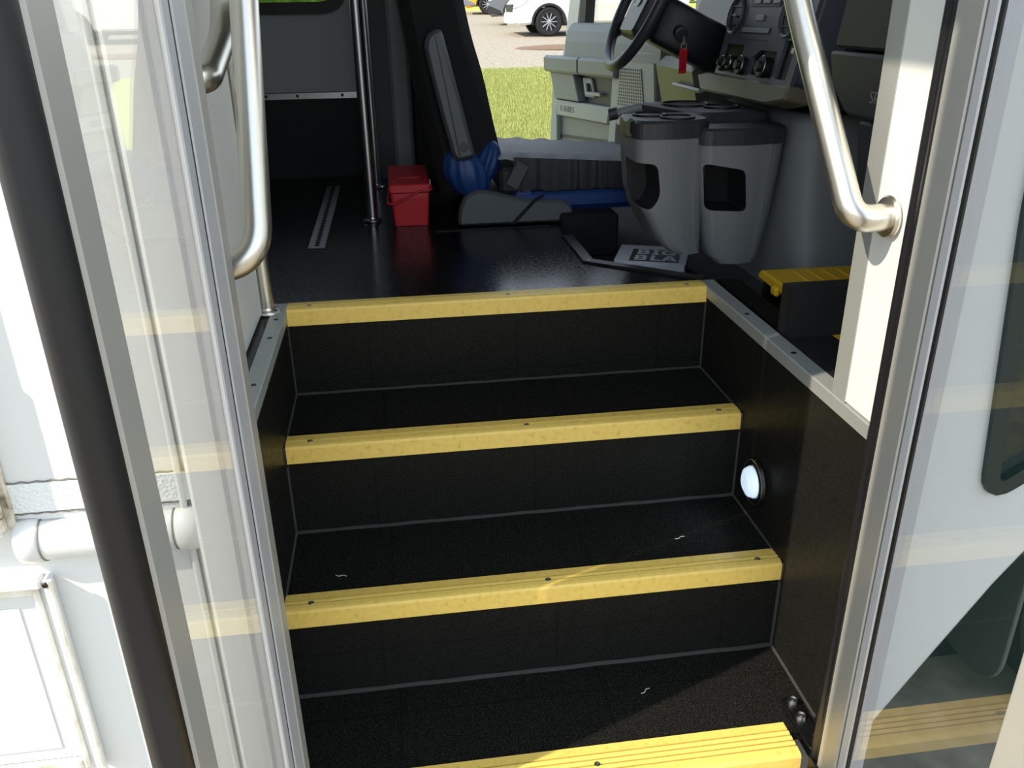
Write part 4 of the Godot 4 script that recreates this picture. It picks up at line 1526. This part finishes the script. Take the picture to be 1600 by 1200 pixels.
	span(st, Vector3(0.60, 0.033, -1.10), Vector3(0.99, 0.100, -0.698), 0.018)
	put("blue_base_cover", st, M.seat_blue, o)
	# buckle
	st = new_st()
	box(st, Vector3(0.607, 0.148, -0.672), Vector3(0.040, 0.075, 0.014), 0.003, Basis(Vector3.BACK, -0.5))
	put("buckle", st, M.belt_grey, o)

# ---- the driver's door, standing open

const C0 := Vector3(1.28, 0, -1.38)
const DD := Vector3(-0.342, 0, -0.9397)
const DNRM := Vector3(-0.9397, 0, 0.342)

func dr(st: SurfaceTool, list: Array, n0: float, depth: float, r := 0.0, bev := 0.0, sg := -1) -> void:
	var p := pv(list) if r <= 0.0 else rounded(va(list), r, 3)
	prism(st, p, DNRM * n0, DD, Vector3.UP, DNRM, depth, bev, sg)

func build_driver_door() -> void:
	var o := thing("driver_door", "open grey lined driver door with speaker grille and white outer edge", "door", C0)
	var st := new_st()
	dr(st, [-0.02, -0.30, 0.90, -0.30, 0.905, -0.05, 0.86, 0.10, 0.82, 0.22, 0.80, 0.36, 0.745, 0.50, -0.02, 0.50], -0.07, 0.06, 0.01, 0.004)
	put("outer_shell", st, M.white_paint, o)
	st = new_st()
	dr(st, [0.66, 0.48, 0.755, 0.48, 0.66, 0.90, 0.575, 0.90], -0.07, 0.065, 0.01, 0.006)
	var wf := put("window_frame", st, M.white_paint, o)
	st = new_st()
	dr(st, [0.60, 0.50, 0.635, 0.50, 0.60, 0.90, 0.565, 0.90], -0.05, 0.045)
	put("window_channel", st, M.door_gasket, wf)
	st = new_st()
	dr(st, [0.02, 0.48, 0.61, 0.48, 0.58, 0.90, 0.02, 0.90], -0.04, 0.005)
	put("pane", st, M.door_glass, o)
	# lining, from the belt down
	st = new_st()
	prism(st, PackedVector2Array([Vector2(0.40, -0.01), Vector2(0.53, -0.01), Vector2(0.532, 0.004), Vector2(0.525, 0.02), Vector2(0.50, 0.036), Vector2(0.46, 0.046), Vector2(0.40, 0.05)]), DD * 0.0, Vector3.UP, DNRM, DD, 0.672, 0.004)
	put("upper_pad", st, M.cab_mid_grey, o)
	st = new_st()
	prism(st, PackedVector2Array([Vector2(0.335, -0.01), Vector2(0.40, -0.01), Vector2(0.402, 0.06), Vector2(0.392, 0.072), Vector2(0.345, 0.070), Vector2(0.335, 0.06)]), DD * 0.535, Vector3.UP, DNRM, DD, 0.275, 0.004)
	put("armrest", st, M.cab_mid_grey, o)
	st = new_st()
	prism(st, PackedVector2Array([Vector2(0.335, -0.01), Vector2(0.40, -0.01), Vector2(0.402, 0.058), Vector2(0.392, 0.070), Vector2(0.345, 0.068), Vector2(0.335, 0.058)]), DD * 0.27, Vector3.UP, DNRM, DD, 0.262, 0.004)
	put("armrest", st, M.cab_mid_grey, o)
	st = new_st()
	dr(st, [0.555, 0.225, 0.755, 0.225, 0.80, 0.335, 0.605, 0.335], -0.01, 0.055, 0.006, 0.004)
	put("pull_panel", st, M.cab_mid_grey, o)
	st = new_st()
	dr(st, [0.33, 0.225, 0.56, 0.225, 0.61, 0.335, 0.32, 0.335], -0.01, 0.018)
	var rc := put("handle_recess", st, M.cab_dark, o)
	st = new_st()
	dr(st, [0.47, 0.245, 0.55, 0.245, 0.57, 0.32, 0.50, 0.32], 0.008, 0.012, 0.008, 0.003)
	put("handle_bezel", st, M.cab_light_grey, rc)
	st = new_st()
	dr(st, [0.485, 0.258, 0.53, 0.258, 0.545, 0.300, 0.505, 0.300], 0.020, 0.0015, 0.006)
	put("handle_cavity", st, M.hole_black, rc)
	st = new_st()
	dr(st, [0.415, 0.255, 0.525, 0.255, 0.535, 0.30, 0.520, 0.30, 0.515, 0.268, 0.415, 0.270], 0.021, 0.012, 0.004, 0.002)
	put("door_handle", st, M.cab_light_grey, rc)
	st = new_st()
	dr(st, [0.345, 0.155, 0.745, 0.155, 0.755, 0.220, 0.33, 0.220], -0.01, 0.050, 0.006, 0.004)
	var lp := put("letter_panel", st, M.cab_light_grey, o)
	text("lettering", "E-SERIES", 0.022, M.cab_dark, lp, Transform3D(Basis(-DD, Vector3.UP, DNRM), DD * 0.655 + Vector3(0, 0.186, 0) + DNRM * 0.0405), 0.001)
	st = new_st()
	dr(st, [0.36, -0.25, 0.80, -0.25, 0.75, 0.150, 0.35, 0.150], -0.01, 0.022, 0.006, 0.003)
	put("map_pocket", st, M.cab_mid_grey, o)
	st = new_st()
	dr(st, [0.34, 0.075, 0.77, 0.055, 0.77, 0.068, 0.34, 0.088], 0.010, 0.006)
	put("pocket_edge", st, M.cab_dark, o)
	st = new_st()
	dr(st, [0.745, -0.25, 0.84, -0.25, 0.785, 0.335, 0.768, 0.335, 0.752, 0.22], -0.01, 0.045, 0.004, 0.004)
	put("edge_rib", st, M.cab_light_grey, o)
	st = new_st()
	dr(st, [0.30, -0.25, 0.365, -0.25, 0.33, 0.15, 0.32, 0.335, 0.27, 0.335], -0.01, 0.050, 0.004, 0.004)
	put("centre_rib", st, M.cab_light_grey, o)
	st = new_st()
	dr(st, [0.01, 0.16, 0.275, 0.16, 0.265, 0.44, 0.04, 0.44], -0.01, 0.058, 0.012, 0.006)
	put("speaker_panel", st, M.cab_light_grey, o)
	# grille: a plate of its own with rows of round holes
	var gr := new_st()
	dr(gr, [0.085, 0.232, 0.262, 0.232, 0.245, 0.378, 0.115, 0.378], 0.048, 0.004, 0.008, 0.001)
	var gp := put("speaker_grille", gr, M.cab_light_grey, o)
	var hs := new_st()
	for i in 12:
		for j in 11:
			var y := 0.242 + 0.0118 * i
			var x0 := lerpf(0.100, 0.122, float(i) / 11.0)
			var x1 := lerpf(0.252, 0.240, float(i) / 11.0)
			var x := lerpf(x0, x1, float(j) / 10.0)
			lathe(hs, [[0.0044, 0.0], [0.0, 0.0004]], DD * x + Vector3(0, y, 0) + DNRM * 0.0525, DNRM, 8)
	var hm := put("grille_holes", hs, M.hole_black, gp)
	hm.set_meta("kind", "stuff")

# ---- things lying about

func build_loose_things() -> void:
	# red case
	var o := thing("red_case", "red lidded plastic case with carrying bail on the floor", "case", Vector3(0.295, 0, -0.73))
	var st := new_st()
	var rings := []
	for q in [[0.001, 0.050, 0.0], [0.085, 0.0565, 0.006], [0.098, 0.0575, 0.006]]:
		rings.append(ring_of(Array(rounded(va([-q[1], -0.33, q[1], -0.33, q[1], q[2] - 0.004, -q[1], q[2] - 0.004]), 0.008, 3)), q[0]))
	loft(st, rings, -1)
	put("body", st, M.red_plastic, o)
	st = new_st()
	prism(st, rounded(va([-0.061, -0.336, 0.061, -0.336, 0.061, 0.006, -0.061, 0.006]), 0.008, 3), Vector3(0, 0.099, 0), Vector3.RIGHT, Vector3.BACK, Vector3.UP, 0.026, 0.003)
	var lid := put("lid", st, M.red_plastic, o)
	for q in [[-0.03, -0.10, 0.030, -0.104], [-0.03, -0.10, -0.034, -0.20], [-0.018, -0.11, -0.022, -0.19], [0.004, -0.11, 0.0, -0.20], [0.020, -0.11, 0.018, -0.20]]:
		st = new_st()
		tube(st, [Vector3(q[0], 0.1255, q[1]), Vector3(q[2], 0.1255, q[3])], 0.0018, 6)
		put("lid_rib", st, M.red_plastic, lid)
	st = new_st()
	tube(st, bend([Vector3(-0.062, 0.085, -0.16), Vector3(-0.066, 0.072, 0.010), Vector3(-0.045, 0.069, 0.012), Vector3(0.032, 0.108, 0.014), Vector3(0.066, 0.110, 0.012), Vector3(0.064, 0.104, -0.16)], 0.012, 4), 0.0028, 8)
	put("bail", st, M.red_plastic, o)
	st = new_st()
	box(st, Vector3(0.063, 0.118, -0.05), Vector3(0.004, 0.02, 0.016), 0.001)
	put("latch", st, M.chrome_dull, o)

	# white printed carton
	var b := thing("carton", "flat white carton printed with black lettering on the cab floor", "box", Vector3(0.958, -0.1, -0.455))
	b.rotation.y = deg_to_rad(-22)
	st = new_st()
	box(st, Vector3(0, 0.026, 0), Vector3(0.19, 0.05, 0.17), 0.002)
	put("body", st, M.carton_white, b)
	st = new_st()
	box(st, Vector3(0, 0.0525, -0.004), Vector3(0.196, 0.004, 0.172), 0.001)
	put("lid", st, M.carton_white, b)
	st = new_st()
	box(st, Vector3(0.0965, 0.025, 0.01), Vector3(0.002, 0.044, 0.13))
	put("dark_end", st, M.carton_ink, b)
	st = new_st()
	box(st, Vector3(0.01, 0.0549, 0.015), Vector3(0.135, 0.0006, 0.125))
	put("printed_square", st, M.carton_ink, b)
	var flat := Basis(Vector3.RIGHT, Vector3.FORWARD, Vector3.UP)
	text("lettering", "BIG", 0.050, M.carton_white, b, Transform3D(flat, Vector3(0.01, 0.0556, -0.016)), 0.0008, "Droid Sans", 700)
	text("lettering", "BLA", 0.050, M.carton_white, b, Transform3D(flat, Vector3(0.01, 0.0556, 0.044)), 0.0008, "Droid Sans", 700)

	# folding step stool
	var s := thing("step_stool", "black plastic two step stool with yellow ribbed treads", "step stool", Vector3(1.088, -0.1, 0.0))
	for x in [0.0, 0.24]:
		st = new_st()
		prism(st, rounded(va([-0.012, 0.001, -0.008, 0.112, 0.150, 0.112, 0.265, 0.082, 0.38, 0.082, 0.39, 0.001, 0.29, 0.001, 0.28, 0.02, 0.09, 0.02, 0.08, 0.001]), 0.008, 2), Vector3(x, 0, 0), Vector3.BACK, Vector3.UP, Vector3.RIGHT, 0.018, 0.002)
		put("side_panel", st, M.stool_black, s)
	st = new_st()
	span(st, Vector3(0.018, 0.03, 0.140), Vector3(0.24, 0.115, 0.150), 0.002)
	put("back_panel", st, M.stool_black, s)
	st = new_st()
	span(st, Vector3(0.018, 0.03, 0.15), Vector3(0.24, 0.04, 0.37), 0.002)
	put("lower_shelf", st, M.stool_black, s)
	st = new_st()
	prism(st, rounded(va([-0.015, 0.112, -0.012, 0.128, 0.002, 0.134, 0.150, 0.134, 0.163, 0.122, 0.163, 0.098, 0.150, 0.106]), 0.006, 3), Vector3(-0.012, 0, 0), Vector3.BACK, Vector3.UP, Vector3.RIGHT, 0.282, 0.004)
	var tr := put("upper_tread", st, M.stool_yellow, s)
	st = new_st()
	box(st, Vector3(-0.012, 0.110, 0.085), Vector3(0.014, 0.022, 0.028), 0.005)
	put("tread_hook", st, M.stool_yellow, tr)
	for k in 6:
		st = new_st()
		tube(st, [Vector3(0.055 + 0.035 * k, 0.134, 0.020), Vector3(0.055 + 0.035 * k, 0.134, 0.125)], 0.0024, 8)
		put("tread_rib", st, M.stool_yellow, tr)
	st = new_st()
	prism(st, rounded(va([0.258, 0.078, 0.260, 0.096, 0.274, 0.102, 0.375, 0.100, 0.392, 0.088, 0.394, 0.066, 0.38, 0.074]), 0.006, 3), Vector3(-0.010, 0, 0), Vector3.BACK, Vector3.UP, Vector3.RIGHT, 0.278, 0.004)
	put("lower_tread", st, M.stool_yellow, s)

# ---- outdoors beyond the driver's side

func terrain(z: float) -> float:
	if z > -2.6: return GROUND
	if z > -12.6: return lerpf(GROUND, -0.31, (-2.6 - z) / 10.0)
	if z > -21.0: return lerpf(-0.31, -0.09, (-12.6 - z) / 8.4)
	return -0.09 + (-21.0 - z) * 0.038

func strip(x0: float, x1: float, zs: Array, lift := 0.0) -> SurfaceTool:
	var st := new_st()
	for k in zs.size() - 1:
		var a: float = zs[k]
		var b: float = zs[k + 1]
		quad(st, Vector3(x0, terrain(a) + lift, a), Vector3(x1, terrain(a) + lift, a), Vector3(x1, terrain(b) + lift, b), Vector3(x0, terrain(b) + lift, b), Vector3.UP, 1)
		quad(st, Vector3(x0, terrain(a) - 0.3, a), Vector3(x1, terrain(a) - 0.3, a), Vector3(x1, terrain(b) - 0.3, b), Vector3(x0, terrain(b) - 0.3, b), Vector3.DOWN)
	return st

func build_car(paint: Material, bumper: Material, label: String, at: Vector3, turn: float) -> void:
	var o := thing("parked_car", label, "car", at)
	o.rotation.y = turn
	# side profile, x from nose to tail
	var p := [Vector2(0.06, 0.24), Vector2(0.0, 0.34), Vector2(0.0, 0.62), Vector2(0.05, 0.78), Vector2(0.16, 0.90), Vector2(0.55, 0.99), Vector2(1.20, 1.06), Vector2(4.40, 1.04), Vector2(4.52, 0.80), Vector2(4.52, 0.36), Vector2(4.45, 0.26)]
	for c in [3.62, 0.88]:
		for k in 11:
			var a := PI * k / 10.0
			p.append(Vector2(c + cos(a) * 0.41, 0.30 + sin(a) * 0.43))
	var st := new_st()
	prism(st, PackedVector2Array(p), Vector3(0, 0, -1.85), Vector3.RIGHT, Vector3.UP, Vector3.BACK, 1.85, 0.05)
	put("body", st, paint, o)
	st = new_st()
	prism(st, PackedVector2Array([Vector2(1.15, 1.04), Vector2(1.85, 1.58), Vector2(2.2, 1.66), Vector2(3.9, 1.64), Vector2(4.38, 1.04)]), Vector3(0, 0, -1.72), Vector3.RIGHT, Vector3.UP, Vector3.BACK, 1.59, 0.06)
	put("cabin", st, paint, o)
	st = new_st()
	prism(st, PackedVector2Array([Vector2(1.45, 1.10), Vector2(1.98, 1.54), Vector2(3.75, 1.55), Vector2(4.10, 1.10)]), Vector3(0, 0, -0.14), Vector3.RIGHT, Vector3.UP, Vector3.BACK, 0.02)
	put("side_glass", st, M.car_window, o)
	for c in [3.62, 0.88]:
		st = new_st()
		var arch := []
		for k in 13:
			var a := PI * k / 12.0
			arch.append(Vector2(c + cos(a) * 0.455, 0.30 + sin(a) * 0.475))
		for k in 13:
			var a := PI - PI * k / 12.0
			arch.append(Vector2(c + cos(a) * 0.405, 0.30 + sin(a) * 0.425))
		prism(st, PackedVector2Array(arch), Vector3(0, 0, -0.04), Vector3.RIGHT, Vector3.UP, Vector3.BACK, 0.05)
		put("wheel_arch", st, M.car_trim, o)
		for z in [-0.10, -1.72]:
			var w := Node3D.new()
			w.name = "wheel"
			o.add_child(w, true)
			w.position = Vector3(c, 0.345, z)
			wheel(w, 0.345, 0.22, Vector3.BACK)
	st = new_st()
	span(st, Vector3(0.5, 0.28, -1.6), Vector3(4.2, 0.6, -0.25))
	put("underbody", st, M.car_trim, o)
	st = new_st()
	prism(st, rounded(va([-0.03, 0.30, 0.42, 0.30, 0.40, 0.42, 0.06, 0.56, -0.03, 0.56]), 0.03, 3), Vector3(0, 0, -1.82), Vector3.RIGHT, Vector3.UP, Vector3.BACK, 1.83, 0.03)
	put("front_bumper", st, bumper, o)
	st = new_st()
	prism(st, rounded(va([-0.012, 0.66, 0.03, 0.78, 0.34, 0.88, 0.26, 0.76]), 0.02, 3), Vector3(0, 0, -0.3), Vector3.RIGHT, Vector3.UP, Vector3.BACK, 0.31, 0.01)
	put("headlamp", st, M.car_lamp, o)
	st = new_st()
	span(st, Vector3(-0.02, 0.58, -1.5), Vector3(0.02, 0.76, -0.35), 0.01)
	put("grille", st, M.car_trim, o)

func build_outdoors() -> void:
	var lw := structure("ground_lawn", "mown lawn beyond the driver door")
	put("turf", strip(-20, 26, [-2.6, -5.0, -8.0, -12.6]), M.lawn_soil, lw)
	var rd := structure("ground_parking_lot", "tan grey parking lot beyond the lawn")
	put("paving", strip(-60, 80, [-12.6, -16.0, -21.0, -30.0, -36.0]), M.pavement, rd)
	var fg := structure("ground_far_verge", "green verge behind the parked cars")
	put("turf", strip(-60, 80, [-36.0, -60.0, -110.0]), M.lawn_soil, fg)
	# grass blades
	var bl := new_st()
	tri(bl, Vector3(-0.004, 0, 0), Vector3(0.004, 0, 0), Vector3(0.004, 0.05, 0.008), Vector3.BACK)
	tri(bl, Vector3(0.0, 0, -0.004), Vector3(0.0, 0, 0.004), Vector3(-0.012, 0.045, 0.0), Vector3.RIGHT)
	bl.generate_normals()
	var mm := MultiMesh.new()
	mm.transform_format = MultiMesh.TRANSFORM_3D
	mm.use_colors = true
	mm.mesh = bl.commit()
	var rng := RandomNumberGenerator.new()
	rng.seed = 99
	var count := 60000
	mm.instance_count = count
	for k in count:
		var z := -lerpf(3.2, 12.5, pow(rng.randf(), 0.8))
		var x := 0.75 + (-z) * 0.105 + rng.randf_range(-0.5, 0.5) * (0.7 - z * 0.11)
		var s := rng.randf_range(0.6, 1.3)
		var b := Basis(Vector3.UP, rng.randf() * TAU) * Basis(Vector3.RIGHT, rng.randf_range(-0.5, 0.5))
		mm.set_instance_transform(k, Transform3D(b.scaled(Vector3(s, s, s)), Vector3(x, terrain(z) - 0.004, z)))
		var t := rng.randf()
		mm.set_instance_color(k, Color(lerpf(0.24, 0.50, t), lerpf(0.30, 0.49, t), lerpf(0.06, 0.20, t)))
	var gm := MultiMeshInstance3D.new()
	gm.multimesh = mm
	gm.material_override = M.grass_blade
	gm.name = numbered("grass")
	add_child(gm)
	tag(gm, "short yellow green grass blades of the lawn beyond the driver door", "grass", "", "stuff")
	# mulch bed on the lot
	var st := new_st()
	var zc := -17.0
	lathe(st, [[1.0, 0.0], [0.9, 0.035], [0.6, 0.06], [0.0, 0.07]], Vector3.ZERO, Vector3.UP, 40)
	var mu := put("mulch_bed", st, M.mulch)
	mu.position = Vector3(4.35, terrain(zc) - 0.005, zc)
	mu.scale = Vector3(1.45, 1.0, 0.75)
	tag(mu, "low brown mulch bed on the pale lot before the white car", "mulch bed")
	build_car(M.car_white, M.car_white, "white parked car with dark spoked wheels beside the mulch bed", Vector3(4.367 - 0.88, terrain(-21.0), -20.9), 0.0)
	build_car(M.car_grey, M.car_trim, "dark grey parked car with bright headlamp behind the white car", Vector3(4.23 - 0.80, terrain(-26.0), -26.0), deg_to_rad(-22))
	build_car(M.car_yellow, M.car_bumper, "yellow parked car with grey bumper at the far end of the row", Vector3(4.17 - 0.86, terrain(-33.0), -33.0), deg_to_rad(-8))
	# hedge behind
	var hd := thing("hedge", "clipped green hedge behind the parked cars", "hedge", Vector3(0, terrain(-42.0), -42.0))
	var rg := RandomNumberGenerator.new()
	rg.seed = 5
	st = new_st()
	for k in 80:
		var c := Vector3(-18 + k * 0.6, 1.2 + rg.randf_range(-0.3, 0.5), rg.randf_range(-0.5, 0.5))
		pleated(st, c, Vector3(0.9, 1.5, 0.9), 7, 0.16, rg.randf_range(-0.2, 0.2))
	var fo := put("foliage", st, M.leaf_green, hd)
	fo.set_meta("kind", "stuff")
